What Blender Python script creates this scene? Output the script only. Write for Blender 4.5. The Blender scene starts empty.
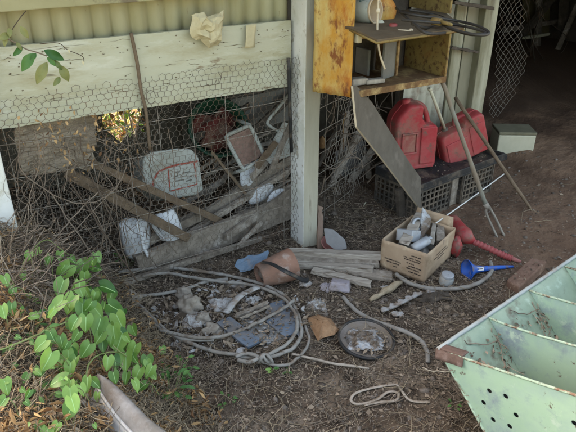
import bpy, bmesh, math, random
import numpy as np
from mathutils import Vector, Matrix, noise
random.seed(7); RNG = np.random.default_rng(7)
S = bpy.context.scene
COL = S.collection
V = Vector
PI = math.pi

# ------------------------------------------------------------------ camera
PITCH = math.radians(27.1); FPX = 581.0; CAMH = 1.6
cam_d = bpy.data.cameras.new('camera'); cam = bpy.data.objects.new('camera', cam_d); COL.objects.link(cam)
cam.location = (0, 0, CAMH); cam.rotation_euler = (PI/2 - PITCH, 0, 0)
cam_d.sensor_fit = 'HORIZONTAL'; cam_d.sensor_width = 36.0; cam_d.lens = 36.0*FPX/576.0
cam_d.clip_start = 0.05; cam_d.clip_end = 500
S.camera = cam

# ------------------------------------------------------------------ sky, sun, exposure
SUN_EL = math.radians(46); SUN_AZ = math.radians(-55)     # sun stands behind the shed, which shades its own front
world = bpy.data.worlds.new('World'); S.world = world; world.use_nodes = True
wn = world.node_tree
sky = wn.nodes.new('ShaderNodeTexSky'); sky.sky_type = 'NISHITA'; sky.sun_disc = False
sky.sun_elevation = SUN_EL; sky.sun_rotation = SUN_AZ; sky.air_density = 1.0; sky.dust_density = 4.0
bg = wn.nodes['Background']; bg.inputs[1].default_value = 0.13
tint = wn.nodes.new('ShaderNodeMix'); tint.data_type = 'RGBA'; tint.blend_type = 'MULTIPLY'; tint.inputs[0].default_value = 1
tint.inputs[7].default_value = (1.0, .87, .68, 1)           # hazy, tree filtered daylight: warmer than a clear blue sky
wn.links.new(sky.outputs[0], tint.inputs[6]); wn.links.new(tint.outputs[2], bg.inputs[0])
sun_d = bpy.data.lights.new('sun', 'SUN'); sun_d.energy = 3.6; sun_d.angle = math.radians(0.6); sun_d.color = (1, .93, .8)
sun = bpy.data.objects.new('sun', sun_d); COL.objects.link(sun)
sd = V((math.sin(SUN_AZ)*math.cos(SUN_EL), math.cos(SUN_AZ)*math.cos(SUN_EL), math.sin(SUN_EL)))
sun.rotation_euler = sd.to_track_quat('Z', 'Y').to_euler()
S.view_settings.view_transform = 'Standard'; S.view_settings.look = 'None'
S.view_settings.exposure = 3.25; S.view_settings.gamma = 1; S.view_settings.use_curve_mapping = False
S.render.engine = 'CYCLES'
S.cycles.max_bounces = 8; S.cycles.diffuse_bounces = 5

# ------------------------------------------------------------------ measuring helpers
CT, ST = math.cos(PITCH), math.sin(PITCH)
CO = V((0, 0, CAMH))
def ray(px, py):
    u = (px-288)/FPX; v = (py-216)/FPX
    return V((u, CT - v*ST, -(ST + v*CT)))
def P(px, py, z=0.0):
    r = ray(px, py); return CO + r*((z-CAMH)/r.z)
def PY(px, py, Y):
    r = ray(px, py); return CO + r*(Y/r.y)
C0 = V((0.082, 2.74, 0))                                   # foot of the middle post, front left edge
E = V((0.860, 0.510, 0)).normalized(); N = V((-E.y, E.x, 0)); UP = V((0, 0, 1))
def W(s, w, z=0.0): return C0 + E*s + N*w + UP*z            # shed axes: along the front, into the shed, up
def PW(px, py, w):
    r = ray(px, py); t = (w - (CO-C0).dot(N))/r.dot(N); return CO + r*t
def SZ(px, py, w):
    p = PW(px, py, w); q = p-C0; return q.dot(E), p.z
def sm(a, b, x):
    t = min(1, max(0, (x-a)/(b-a))); return t*t*(3-2*t)
BK0 = V((-.235, 1.463, 0))
def hs(x, y):
    d = (x-BK0.x)*-E.x + (y-BK0.y)*-E.y
    w = (x-C0.x)*N.x + (y-C0.y)*N.y
    s = (x-C0.x)*E.x + (y-C0.y)*E.y
    h = .50*sm(0, .62, d + .06*noise.noise(V((x*3, y*3, 0))))*(1-.75*sm(.1, .6, w))
    h += .10*math.exp(-(((s-.42)/.35)**2 + ((w-.45)/.28)**2))
    h += .07*sm(.3, 1.2, w)*(1-sm(.9, 1.3, s))
    h += .20*sm(1.45, 2.9, s)*sm(-1.2, -.2, w)
    return h
def h3(x, y):
    n = noise.noise
    return hs(x, y) + .022*n(V((x*3.1, y*3.1, 1))) + .011*n(V((x*9, y*9, 2))) + .006*n(V((x*27, y*27, 3))) + .003*n(V((x*70, y*70, 4)))
def PG(px, py, off=0.0):
    r = ray(px, py); t = .7
    while t < 9:
        p = CO + r*t
        if p.z < hs(p.x, p.y)+off: return p
        t += .008
    return p

# ------------------------------------------------------------------ materials
def mat(name, cols, scale=6, detail=6, rough=.85, bump=.25, bscale=None, spots=(), metallic=0, stretch=None, island=0, trans=0, spec=.3, coords='Object', rotz=0):
    m = bpy.data.materials.new(name); m.use_nodes = True
    nt = m.node_tree; nd = nt.nodes; L = nt.links.new
    b = nd['Principled BSDF']; b.inputs['Roughness'].default_value = rough; b.inputs['Metallic'].default_value = metallic
    b.inputs['Specular IOR Level'].default_value = spec
    tc = nd.new('ShaderNodeTexCoord'); src = tc.outputs[coords]
    if rotz:
        mp0 = nd.new('ShaderNodeMapping'); mp0.inputs['Rotation'].default_value = (0, 0, -math.radians(rotz)); L(src, mp0.inputs[0]); src = mp0.outputs[0]
    if stretch:
        mp = nd.new('ShaderNodeMapping'); mp.inputs['Scale'].default_value = stretch; L(src, mp.inputs[0]); vec = mp.outputs[0]
    else: vec = src
    nz = nd.new('ShaderNodeTexNoise'); nz.inputs['Scale'].default_value = scale; nz.inputs['Detail'].default_value = detail; nz.inputs['Roughness'].default_value = .65
    L(vec, nz.inputs['Vector'])
    rp = nd.new('ShaderNodeValToRGB'); el = rp.color_ramp.elements
    k = len(cols)
    for i, c in enumerate(cols):
        pos = .28 + .44*i/max(1, k-1)
        e = el[0] if i == 0 else (el[1] if i == k-1 and k > 1 else None)
        if e is None: e = el.new(pos)
        e.position = pos; e.color = (*c, 1)
    if k == 1: el[1].color = (*cols[0], 1)
    fac = nz.outputs['Fac']
    if island:
        g = nd.new('ShaderNodeNewGeometry'); mx = nd.new('ShaderNodeMix'); mx.data_type = 'FLOAT'; mx.inputs[0].default_value = island
        mr = nd.new('ShaderNodeMapRange'); mr.inputs[3].default_value = .25; mr.inputs[4].default_value = .75
        L(g.outputs['Random Per Island'], mr.inputs[0]); L(fac, mx.inputs[2]); L(mr.outputs[0], mx.inputs[3]); fac = mx.outputs[0]
    L(fac, rp.inputs[0]); col = rp.outputs[0]
    for j, (c, sc, thr, soft) in enumerate(spots):
        if thr >= .64: thr -= .045
        n2 = nd.new('ShaderNodeTexNoise'); n2.inputs['Scale'].default_value = sc; n2.inputs['Detail'].default_value = 8; n2.inputs['Roughness'].default_value = .7
        ad = nd.new('ShaderNodeMapping'); ad.inputs['Location'].default_value = (j*7.3+1.1, j*3.1, j*5.7)
        L(vec, ad.inputs[0]); L(ad.outputs[0], n2.inputs['Vector'])
        mr = nd.new('ShaderNodeMapRange'); mr.inputs[1].default_value = thr-soft; mr.inputs[2].default_value = thr+soft; L(n2.outputs['Fac'], mr.inputs[0])
        mx = nd.new('ShaderNodeMix'); mx.data_type = 'RGBA'; L(mr.outputs[0], mx.inputs[0]); L(col, mx.inputs[6]); mx.inputs[7].default_value = (*c, 1); col = mx.outputs[2]
    L(col, b.inputs['Base Color'])
    if bump:
        n3 = nd.new('ShaderNodeTexNoise'); n3.inputs['Scale'].default_value = bscale or scale*4; n3.inputs['Detail'].default_value = 6; L(vec, n3.inputs['Vector'])
        bp = nd.new('ShaderNodeBump'); bp.inputs['Strength'].default_value = bump; bp.inputs['Distance'].default_value = .01
        L(n3.outputs['Fac'], bp.inputs['Height']); L(bp.outputs[0], b.inputs['Normal'])
    if trans:
        tr = nd.new('ShaderNodeBsdfTranslucent'); L(col, tr.inputs[0]); ms = nd.new('ShaderNodeMixShader'); ms.inputs[0].default_value = trans
        L(b.outputs[0], ms.inputs[1]); L(tr.outputs[0], ms.inputs[2]); L(ms.outputs[0], nd['Material Output'].inputs[0])
    return m
DUST = (.20, .155, .11)
m_white = mat('white_paint', [(.66, .66, .62), (.76, .76, .72)], 5, rough=.6, bump=.15, spots=[((.42, .38, .30), 14, .66, .05), ((.30, .25, .19), 40, .70, .03), ((.5, .5, .4), 3, .6, .12)])
m_cream = mat('aged_cream_paint', [(.40, .39, .275), (.49, .48, .365)], 3, rough=.7, bump=.3, stretch=(.45, 1, 1.6), rotz=30.7, spots=[((.36, .33, .21), 5, .56, .08), ((.24, .19, .12), 10, .69, .025), ((.09, .065, .04), 55, .725, .015), ((.56, .56, .46), 4, .60, .06)])
m_crack = mat('weather_crack', [(.10, .08, .05), (.18, .145, .09)], 30, bump=0)
m_tin = mat('painted_tin', [(.43, .415, .265), (.52, .505, .345)], 3, rough=.5, bump=.08, stretch=(2, 2, .5), spots=[((.42, .40, .24), 6, .60, .09), ((.30, .22, .13), 30, .71, .03)])
m_greywood = mat('grey_weathered_wood', [(.15, .13, .105), (.30, .265, .22), (.42, .38, .32)], 14, 8, rough=.9, bump=.5, stretch=(1, 1, .12), spots=[((.10, .08, .06), 9, .66, .05)])
m_postgrey = mat('worn_painted_wood', [(.30, .28, .21), (.44, .41, .32)], 10, 8, rough=.85, bump=.3, stretch=(1, 1, .15), spots=[((.22, .19, .14), 12, .66, .05)])
def plankmat(name, cols, ax, spots=()):
    st = [1, 1, 1]; st[ax] = .1
    return mat(name, cols, 26, 8, rough=.92, bump=.6, stretch=tuple(st), spots=spots)
m_plank = mat('old_plank_wood', [(.11, .088, .068), (.24, .20, .155), (.35, .30, .24)], 14, 10, rough=.92, bump=.7, bscale=45, spots=[((.08, .06, .045), 7, .62, .06), ((.40, .36, .31), 9, .66, .06)])
m_paleplank = mat('pale_plank_wood', [(.19, .155, .12), (.34, .29, .235), (.47, .415, .345)], 22, 10, rough=.9, bump=.8, bscale=45, stretch=(.14, 1.6, 1.6), spots=[((.09, .065, .045), 14, .58, .05), ((.50, .45, .38), 9, .62, .05)])
m_olivepost = mat('olive_grey_post', [(.17, .16, .10), (.26, .245, .165)], 10, 8, rough=.85, bump=.3, stretch=(1, 1, .15), spots=[((.12, .10, .07), 9, .60, .06), ((.36, .35, .26), 6, .60, .08)])
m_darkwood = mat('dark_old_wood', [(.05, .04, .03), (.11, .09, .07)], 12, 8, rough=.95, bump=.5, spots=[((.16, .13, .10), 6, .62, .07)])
m_brownstick = mat('brown_stick', [(.10, .07, .045), (.20, .145, .095)], 20, 6, rough=.9, bump=.5)
m_rustcream = mat('rusty_cream_metal', [(.47, .37, .13), (.56, .47, .21)], 5, 8, rough=.7, bump=.35, stretch=(1, 1, .55), spots=[((.47, .24, .035), 5, .48, .09), ((.36, .125, .018), 7, .54, .06), ((.20, .07, .02), 13, .59, .04), ((.17, .06, .02), 19, .62, .04)])
m_rust = mat('rust', [(.10, .055, .025), (.19, .105, .045)], 14, 8, rough=.9, bump=.5, spots=[((.38, .27, .12), 10, .58, .08)])
m_rustspeck = mat('speckled_rusty_metal', [(.17, .12, .04), (.25, .18, .06)], 10, 8, rough=.75, bump=.3, spots=[((.09, .05, .02), 40, .57, .05), ((.20, .10, .03), 9, .60, .08)])
m_wire = mat('rusty_wire', [(.10, .08, .06), (.19, .16, .125)], 12, 4, rough=.6, bump=0, metallic=.2, spots=[((.17, .09, .045), 6, .57, .06)])
m_wire2 = mat('fence_wire', [(.24, .21, .17), (.38, .345, .295)], 12, 4, rough=.6, bump=0, metallic=.2, spots=[((.20, .12, .07), 7, .6, .08)])
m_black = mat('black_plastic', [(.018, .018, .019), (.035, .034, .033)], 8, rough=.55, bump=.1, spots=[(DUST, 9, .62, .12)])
m_crate = mat('dusty_grey_crate', [(.04, .036, .032), (.085, .075, .062)], 9, rough=.75, bump=.15, spots=[(DUST, 8, .56, .14)])
m_red = mat('sun_faded_red_plastic', [(.29, .022, .028), (.37, .04, .045)], 5, rough=.55, bump=.12, spots=[((.36, .085, .08), 3, .56, .10), ((.23, .125, .09), 7, .58, .10), ((.14, .085, .065), 18, .60, .06)])
m_red2 = mat('red_plastic', [(.25, .02, .025), (.34, .045, .045)], 9, rough=.5, bump=.1, spots=[((.22, .12, .09), 9, .54, .1), ((.13, .085, .065), 20, .60, .06)])
m_blue = mat('blue_plastic', [(.012, .075, .38), (.03, .13, .50)], 9, rough=.5, bump=.08, spots=[((.13, .15, .24), 12, .60, .08), ((.15, .12, .09), 24, .64, .05)])
m_label = mat('white_label', [(.6, .6, .58), (.7, .7, .68)], 20, rough=.6, bump=0)
m_card = mat('cardboard', [(.35, .245, .155), (.45, .335, .225)], 7, rough=.92, bump=.15, spots=[((.24, .17, .10), 6, .60, .09), ((.55, .44, .30), 9, .66, .08)])
m_ink = mat('dark_print', [(.05, .035, .03), (.08, .06, .05)], 30, rough=.9, bump=0)
m_redink = mat('red_print', [(.28, .05, .035), (.38, .09, .06)], 30, rough=.8, bump=0, spots=[((.42, .38, .33), 40, .56, .05)])
m_green = mat('mint_green_painted_metal', [(.30, .435, .30), (.37, .50, .365)], 4, rough=.6, bump=.3, bscale=7, spots=[((.30, .40, .35), 5, .55, .10), ((.22, .27, .29), 3.2, .60, .05), ((.13, .10, .075), 20, .70, .02), ((.24, .18, .13), 11, .735, .02), ((.42, .52, .41), 14, .62, .04)])
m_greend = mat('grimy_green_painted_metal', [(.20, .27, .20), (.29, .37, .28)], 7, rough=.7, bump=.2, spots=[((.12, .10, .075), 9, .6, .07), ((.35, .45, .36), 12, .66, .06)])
m_zinc = mat('galvanised_steel', [(.32, .335, .35), (.42, .435, .45)], 12, rough=.5, bump=.08, metallic=.2, spots=[((.24, .19, .15), 9, .6, .09)])
m_hose = mat('grey_rubber_hose', [(.20, .185, .16), (.30, .28, .25)], 20, rough=.75, bump=.2, spots=[((.19, .15, .115), 16, .6, .1)])
m_hosew = mat('pale_hose', [(.21, .195, .17), (.31, .295, .265)], 20, rough=.75, bump=.3, spots=[((.17, .13, .095), 9, .55, .08), ((.12, .09, .065), 30, .62, .05)])
m_terra = mat('dirty_terracotta', [(.23, .125, .085), (.32, .185, .13)], 8, rough=.9, bump=.4, spots=[((.16, .11, .085), 8, .58, .1), ((.38, .30, .25), 12, .66, .06)])
m_bluesheet = mat('blue_grey_sheet', [(.10, .128, .168), (.16, .195, .24)], 7, rough=.65, bump=.2, spots=[((.20, .17, .14), 8, .58, .1)])
m_bluefilm = mat('blue_film', [(.10, .15, .21), (.18, .25, .33)], 12, rough=.5, bump=.3, spots=[((.25, .20, .16), 14, .60, .1)])
m_rag = mat('dirty_white_plastic', [(.29, .28, .265), (.43, .425, .415)], 9, rough=.55, bump=.3, spots=[((.24, .185, .14), 14, .53, .07), ((.12, .09, .065), 26, .58, .05)])
m_lump = mat('pale_mortar', [(.20, .17, .135), (.36, .32, .265)], 12, rough=.95, bump=.35, bscale=40, spots=[((.20, .16, .12), 16, .56, .07)])
m_brick = mat('rust_brown_brick', [(.14, .08, .055), (.20, .125, .09)], 12, rough=.95, bump=.7, spots=[((.30, .21, .15), 15, .62, .07)])
m_lilac = mat('greyish_lilac_plastic', [(.27, .245, .27), (.36, .33, .36)], 9, rough=.6, bump=.3, spots=[((.25, .19, .15), 7, .52, .1), ((.13, .1, .08), 22, .6, .05)])
m_foil = mat('crumpled_foil', [(.26, .26, .26), (.46, .47, .48)], 22, rough=.4, bump=.9, bscale=30, metallic=.25, spots=[((.15, .115, .085), 12, .50, .05), ((.07, .055, .045), 30, .60, .05)])
m_panel = mat('brown_fibreboard', [(.085, .072, .055), (.14, .12, .095)], 9, rough=.9, bump=.25, spots=[((.20, .17, .14), 5, .62, .1)])
m_edge = mat('pale_cut_edge', [(.40, .33, .23), (.52, .45, .33)], 20, rough=.9, bump=.2)
m_drum = mat('dusty_white_plastic', [(.36, .38, .35), (.50, .51, .47)], 6, rough=.6, bump=.1, spots=[((.22, .21, .16), 6, .60, .12)])
m_chair = mat('white_plastic', [(.56, .58, .60), (.70, .71, .72)], 7, rough=.5, bump=.1, spots=[((.26, .22, .18), 9, .60, .09)])
m_dgreen = mat('dark_green_plastic', [(.010, .04, .022), (.016, .065, .034)], 8, rough=.55, bump=.1, spots=[((.10, .09, .07), 9, .63, .1)])
m_pink = mat('faded_brown_cloth', [(.20, .12, .10), (.30, .20, .16)], 30, rough=.95, bump=.4, spots=[((.12, .08, .06), 10, .6, .08)])
m_grey = mat('grey_dusty_board', [(.12, .115, .10), (.20, .19, .165)], 8, rough=.9, bump=.2)
m_cream2 = mat('pale_plastic', [(.42, .40, .29), (.51, .485, .37)], 12, rough=.6, bump=.1)
m_paper = mat('stained_paper', [(.42, .36, .21), (.56, .50, .33)], 14, rough=.9, bump=.3, spots=[((.24, .18, .09), 10, .63, .06)])
m_stone = mat('slate', [(.16, .155, .15), (.25, .24, .23)], 10, rough=.85, bump=.3)
m_earth = mat('earth', [(.040, .027, .018), (.090, .062, .042), (.17, .125, .088)], 7, 12, rough=.97, bump=.9, bscale=60, spots=[((.25, .195, .142), 3.2, .59, .1), ((.026, .018, .012), 9, .56, .08)])
m_leaf = mat('fresh_leaf', [(.030, .12, .015), (.075, .27, .038), (.14, .38, .07), (.28, .46, .10)], 9, rough=.42, bump=.15, bscale=60, island=.75, trans=.3, spec=.5)
m_leafd = mat('dark_weed_leaf', [(.03, .10, .025), (.06, .19, .05), (.13, .27, .07)], 9, rough=.5, bump=.15, island=.7, trans=.3)
m_leafy = mat('yellowing_leaf', [(.07, .13, .035), (.15, .21, .06), (.30, .29, .11)], 22, rough=.5, bump=.2, island=.6, trans=.3)
m_stem = mat('green_stem', [(.16, .22, .07), (.26, .28, .12)], 9, rough=.7, bump=0)
m_twig = mat('twig_litter', [(.055, .042, .03), (.175, .135, .097), (.36, .295, .225)], 9, rough=.95, bump=0, island=.85)
m_chip = mat('leaf_crumbs', [(.032, .022, .015), (.10, .068, .045), (.34, .265, .19)], 9, rough=.95, bump=0, island=.9)
m_clod = mat('earth_clods', [(.06, .045, .033), (.12, .092, .07), (.24, .20, .165)], 30, rough=.97, bump=.5, island=.8)
m_dead = mat('dead_orange_leaves', [(.15, .075, .035), (.36, .19, .075), (.55, .36, .17)], 9, rough=.8, bump=0, island=.9, trans=.2)
m_straw = mat('dry_straw', [(.09, .065, .042), (.20, .15, .095), (.42, .34, .225)], 9, rough=.85, bump=0, island=.9)
m_vine = mat('dead_vine_stems', [(.055, .037, .025), (.12, .085, .058), (.25, .195, .145)], 9, rough=.9, bump=0, island=.8)
m_tyre = mat('dusty_tyre', [(.06, .055, .05), (.12, .105, .09)], 8, rough=.9, bump=.3)
m_glass = mat('grimy_jar', [(.30, .32, .31), (.42, .44, .43)], 12, rough=.35, bump=.1, spots=[((.28, .23, .18), 12, .58, .1)])
m_cable = mat('black_cable', [(.022, .02, .018), (.05, .045, .038)], 9, rough=.6, bump=0)

# ------------------------------------------------------------------ mesh building
class MB:
    def __init__(s): s.v = []; s.f = []; s.mi = []; s.sm = []
    def add(s, vs, fs, mi=0, smooth=False):
        o = len(s.v); s.v += [V(x) for x in vs]
        for f in fs: s.f.append([i+o for i in f]); s.mi.append(mi); s.sm.append(smooth)
    def box(s, c, size, R=None, mi=0, taper=1):
        hx, hy, hz = [k/2 for k in size]; R = R or Matrix.Identity(3); c = V(c)
        vs = []
        for z in (-hz, hz):
            k = taper if z > 0 else 1
            for x, y in ((-hx, -hy), (hx, -hy), (hx, hy), (-hx, hy)): vs.append(c + R @ V((x*k, y*k, z)))
        s.add(vs, [(3, 2, 1, 0), (4, 5, 6, 7), (0, 1, 5, 4), (1, 2, 6, 5), (2, 3, 7, 6), (3, 0, 4, 7)], mi)
    def prism(s, poly, d, mi=0, mi_side=None, smooth=False):   # 3d outline pushed along d
        n = len(poly); d = V(d); poly = [V(p) for p in poly]
        s.add(poly + [p+d for p in poly], [tuple(range(n))[::-1], tuple(range(n, 2*n))], mi)
        o = len(s.v)-2*n
        for i in range(n):
            j = (i+1) % n; s.f.append([o+i, o+j, o+n+j, o+n+i]); s.mi.append(mi if mi_side is None else mi_side); s.sm.append(smooth)
    def tube(s, pts, r, n=6, mi=0, cap=True, flat=1.0, smooth=True):
        pts = [V(p) for p in pts]; k = len(pts)
        if k < 2: return
        rs = r if isinstance(r, (list, tuple)) else [r]*k
        prev = None; vs = []
        for i, p in enumerate(pts):
            t = (pts[min(i+1, k-1)] - pts[max(i-1, 0)])
            if t.length < 1e-9: t = V((0, 0, 1))
            t.normalize()
            if prev is None:
                a = V((0, 0, 1)) if abs(t.z) < .9 else V((1, 0, 0)); x = t.cross(a).normalized()
            else:
                x = prev - t*prev.dot(t)
                x = x.normalized() if x.length > 1e-6 else t.orthogonal().normalized()
            prev = x; y = t.cross(x)
            for j in range(n):
                an = 2*PI*j/n; vs.append(p + (x*math.cos(an) + y*math.sin(an)*flat)*rs[i])
        fs = []
        for i in range(k-1):
            for j in range(n):
                a = i*n+j; b = i*n+(j+1) % n; fs.append((a, b, b+n, a+n))
        if cap: fs += [tuple(range(n))[::-1], tuple(range((k-1)*n, k*n))]
        s.add(vs, fs, mi, smooth)
    def lathe(s, prof, o, axis, n=24, mi=0, wob=0, cap=False, sx=1):
        axis = V(axis).normalized(); x = axis.orthogonal().normalized(); y = axis.cross(x); o = V(o); vs = []
        for r, h in prof:
            for j in range(n):
                an = 2*PI*j/n; k = 1 + wob*noise.noise(V((math.cos(an)*1.5, math.sin(an)*1.5, h*8)))
                vs.append(o + axis*h + (x*math.cos(an)*sx + y*math.sin(an))*r*k)
        fs = []
        for i in range(len(prof)-1):
            for j in range(n):
                a = i*n+j; b = i*n+(j+1) % n; fs.append((a, b, b+n, a+n))
        if cap: fs += [tuple(range(n))[::-1], tuple(range((len(prof)-1)*n, len(prof)*n))]
        s.add(vs, fs, mi, True)
    def sheet(s, fn, nu, nv, mi=0, smooth=True, closed=False):
        vs = [fn(i/nu, j/nv) for j in range(nv+1) for i in range(nu+1)]
        fs = [(j*(nu+1)+i, j*(nu+1)+i+1, (j+1)*(nu+1)+i+1, (j+1)*(nu+1)+i) for j in range(nv) for i in range(nu)]
        s.add(vs, fs, mi, smooth)
    def plank(s, a, b, wid, thk, upv=UP, seg=10, rag=.0015, mi=0, bow=0):
        a = V(a); b = V(b); t = (b-a).normalized(); up = V(upv); up = (up - t*up.dot(t)).normalized(); sd = t.cross(up).normalized()
        vs = []; sdv = random.random()*99
        for i in range(seg+1):
            q = i/seg; c = a.lerp(b, q) + up*bow*math.sin(PI*q)
            for x, y in ((-1, -1), (1, -1), (1, 1), (-1, 1)):
                j = V((noise.noise(V((i*.9+sdv, x, y))), noise.noise(V((i*.9+sdv, x+5, y))), noise.noise(V((i*.9+sdv, x, y+5)))))*rag*2
                if i in (0, seg): j += t*random.uniform(-1, 1)*rag*4
                vs.append(c + sd*x*wid/2 + up*y*thk/2 + j)
        fs = [(3, 2, 1, 0), tuple(seg*4+k for k in range(4))]
        for i in range(seg):
            for k in range(4):
                fs.append((i*4+k, i*4+(k+1) % 4, i*4+4+(k+1) % 4, i*4+4+k))
        s.add(vs, fs, mi)
    def build(s, name, mats, parent=None, bevel=0, solid=0, sub=0, origin=None):
        me = bpy.data.meshes.new(name)
        if parent is not None: og = V(parent['_o'])
        elif origin is not None: og = V(origin)
        else:
            a = np.array([tuple(p) for p in s.v]); og = V(((a[:, 0].min()+a[:, 0].max())/2, (a[:, 1].min()+a[:, 1].max())/2, a[:, 2].min()))
        me.from_pydata([tuple(p-og) for p in s.v], [], s.f)
        for m in (mats if isinstance(mats, (list, tuple)) else [mats]): me.materials.append(m)
        me.polygons.foreach_set('material_index', s.mi); me.polygons.foreach_set('use_smooth', s.sm)
        bm = bmesh.new(); bm.from_mesh(me); bmesh.ops.recalc_face_normals(bm, faces=bm.faces); bm.to_mesh(me); bm.free()
        me.update()
        o = bpy.data.objects.new(name, me); COL.objects.link(o)
        if parent is not None: o.parent = parent; o['_o'] = tuple(og)
        else: o.location = og; o['_o'] = tuple(og)
        if solid: md = o.modifiers.new('thickness', 'SOLIDIFY'); md.thickness = solid; md.offset = 0
        if sub: md = o.modifiers.new('smooth', 'SUBSURF'); md.levels = sub; md.render_levels = sub
        if bevel:
            md = o.modifiers.new('bevel', 'BEVEL'); md.width = bevel; md.segments = 2; md.limit_method = 'ANGLE'
        return o
def tag(o, label, cat, group=None, kind=None):
    o['label'] = label; o['category'] = cat
    if group: o['group'] = group
    if kind: o['kind'] = kind
    return o
def thing(name, loc, label, cat, group=None):
    o = bpy.data.objects.new(name, None); COL.objects.link(o); o.location = V(loc); o['_o'] = tuple(V(loc)); o.empty_display_size = .05
    return tag(o, label, cat, group)
def struct(o):
    o['kind'] = 'structure'; return o
def rotm(rx=0, ry=0, rz=0):
    return (Matrix.Rotation(math.radians(rz), 3, 'Z') @ Matrix.Rotation(math.radians(ry), 3, 'Y') @ Matrix.Rotation(math.radians(rx), 3, 'X'))
def axes(x, y, z): return Matrix((x, y, z)).transposed()
def smooth_path(pts, n=8, jit=0):
    pts = [V(p) for p in pts]; out = []
    for i in range(len(pts)-1):
        p0 = pts[max(i-1, 0)]; p1 = pts[i]; p2 = pts[i+1]; p3 = pts[min(i+2, len(pts)-1)]
        for k in range(n):
            t = k/n
            q = .5*((2*p1)+(p2-p0)*t+(2*p0-5*p1+4*p2-p3)*t*t+(3*p1-p0-3*p2+p3)*t**3)
            if jit: q = q + V((noise.noise(q*30), noise.noise(q*30+V((9, 0, 0))), noise.noise(q*30+V((0, 9, 0)))))*jit
            out.append(q)
    return out + [pts[-1]]
def rock(mb, c, size, seed=0, mi=0, n=10, m=7, amp=.25, R=None):
    c = V(c); R = R or Matrix.Identity(3); vs = []
    for j in range(m+1):
        th = PI*j/m
        for i in range(n):
            ph = 2*PI*i/n; d = V((math.sin(th)*math.cos(ph), math.sin(th)*math.sin(ph), math.cos(th)))
            k = 1 + amp*noise.noise(d*1.7+V((seed*3.7, seed, 0)))*1.6 + amp*.5*noise.noise(d*5+V((seed, 0, 0))) + amp*.3*noise.noise(d*12+V((0, seed, 0)))
            vs.append(c + R @ V((d.x*size[0]*k, d.y*size[1]*k, d.z*size[2]*k)))
    fs = [(j*n+i, j*n+(i+1) % n, (j+1)*n+(i+1) % n, (j+1)*n+i) for j in range(m) for i in range(n)]
    mb.add(vs, fs, mi, True)
def crumple(mb, c, u, v, nrm, su, sv, amp, seed, nu=14, nv=14, mi=0, freq=5, rim=.35):
    c = V(c)                                               # creased heap: low at its ragged edge
    def fn(a, b):
        x = (a-.5); y = (b-.5)
        e = 1 + rim*1.6*noise.noise(V((math.atan2(y, x)*1.1, seed, 0)))
        rr_ = min(1, max(abs(x), abs(y))*2); k = (1-rr_**2)**.6
        q = V((a*freq*.55, b*freq*.55, seed*7.1))
        f = (1-abs(noise.noise(q))*1.9)*.6 + (1-2*abs(noise.noise(q*2.1+V((3, 0, 0)))))*.28 + .10*noise.noise(q*6)
        return c + u*(x*su*e*1.1 + .35*amp*noise.noise(q*1.7+V((5, 5, 5)))) + v*(y*sv*e*1.1 + .35*amp*noise.noise(q*1.7+V((9, 2, 5)))) + nrm*amp*(max(0, .15+f)*k - .05*rr_ + .10*noise.noise(q*3)*rr_)
    mb.sheet(fn, nu*2, nv*2, mi, smooth=False)

# ------------------------------------------------------------------ ground
def axis_coords(lo, hi, step, far):
    a = list(np.arange(lo, hi+1e-6, step)); g = step; x = hi
    up = []
    while x < far: g *= 1.35; x += g; up.append(x)
    g = step; x = lo; dn = []
    while x > -far: g *= 1.35; x -= g; dn.append(x)
    return dn[::-1] + a + up
gx = axis_coords(-1.7, 2.4, .0125, 90); gy = axis_coords(.75, 4.6, .0125, 90)
vs = []
for y in gy:
    for x in gx: vs.append((x, y, h3(x, y) if (-2.5 < x < 3.5 and .2 < y < 6) else hs(x, y)))
nx, ny = len(gx), len(gy)
fs = [(j*nx+i, j*nx+i+1, (j+1)*nx+i+1, (j+1)*nx+i) for j in range(ny-1) for i in range(nx-1)]
me = bpy.data.meshes.new('ground'); me.from_pydata(vs, [], fs); me.polygons.foreach_set('use_smooth', [True]*len(fs))
ground = bpy.data.objects.new('ground', me); COL.objects.link(ground); struct(ground)
# bare earth near the shed, sunlit grass out in the yard behind the camera
nt = m_earth.node_tree; b = nt.nodes['Principled BSDF']; src = b.inputs['Base Color'].links[0].from_socket
geo = nt.nodes.new('ShaderNodeNewGeometry'); dp = nt.nodes.new('ShaderNodeVectorMath'); dp.operation = 'DOT_PRODUCT'; dp.inputs[1].default_value = tuple(N)
nt.links.new(geo.outputs['Position'], dp.inputs[0])
mr = nt.nodes.new('ShaderNodeMapRange'); c0n = C0.dot(N)
mr.inputs[1].default_value = c0n-2.0; mr.inputs[2].default_value = c0n-2.9; nt.links.new(dp.outputs['Value'], mr.inputs[0])
gn = nt.nodes.new('ShaderNodeTexNoise'); gn.inputs['Scale'].default_value = 3
gr = nt.nodes.new('ShaderNodeValToRGB'); gr.color_ramp.elements[0].color = (.075, .085, .03, 1); gr.color_ramp.elements[1].color = (.14, .145, .055, 1)
nt.links.new(gn.outputs['Fac'], gr.inputs[0])
mx = nt.nodes.new('ShaderNodeMix'); mx.data_type = 'RGBA'; nt.links.new(mr.outputs[0], mx.inputs[0]); nt.links.new(src, mx.inputs[6]); nt.links.new(gr.outputs[0], mx.inputs[7])
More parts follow.
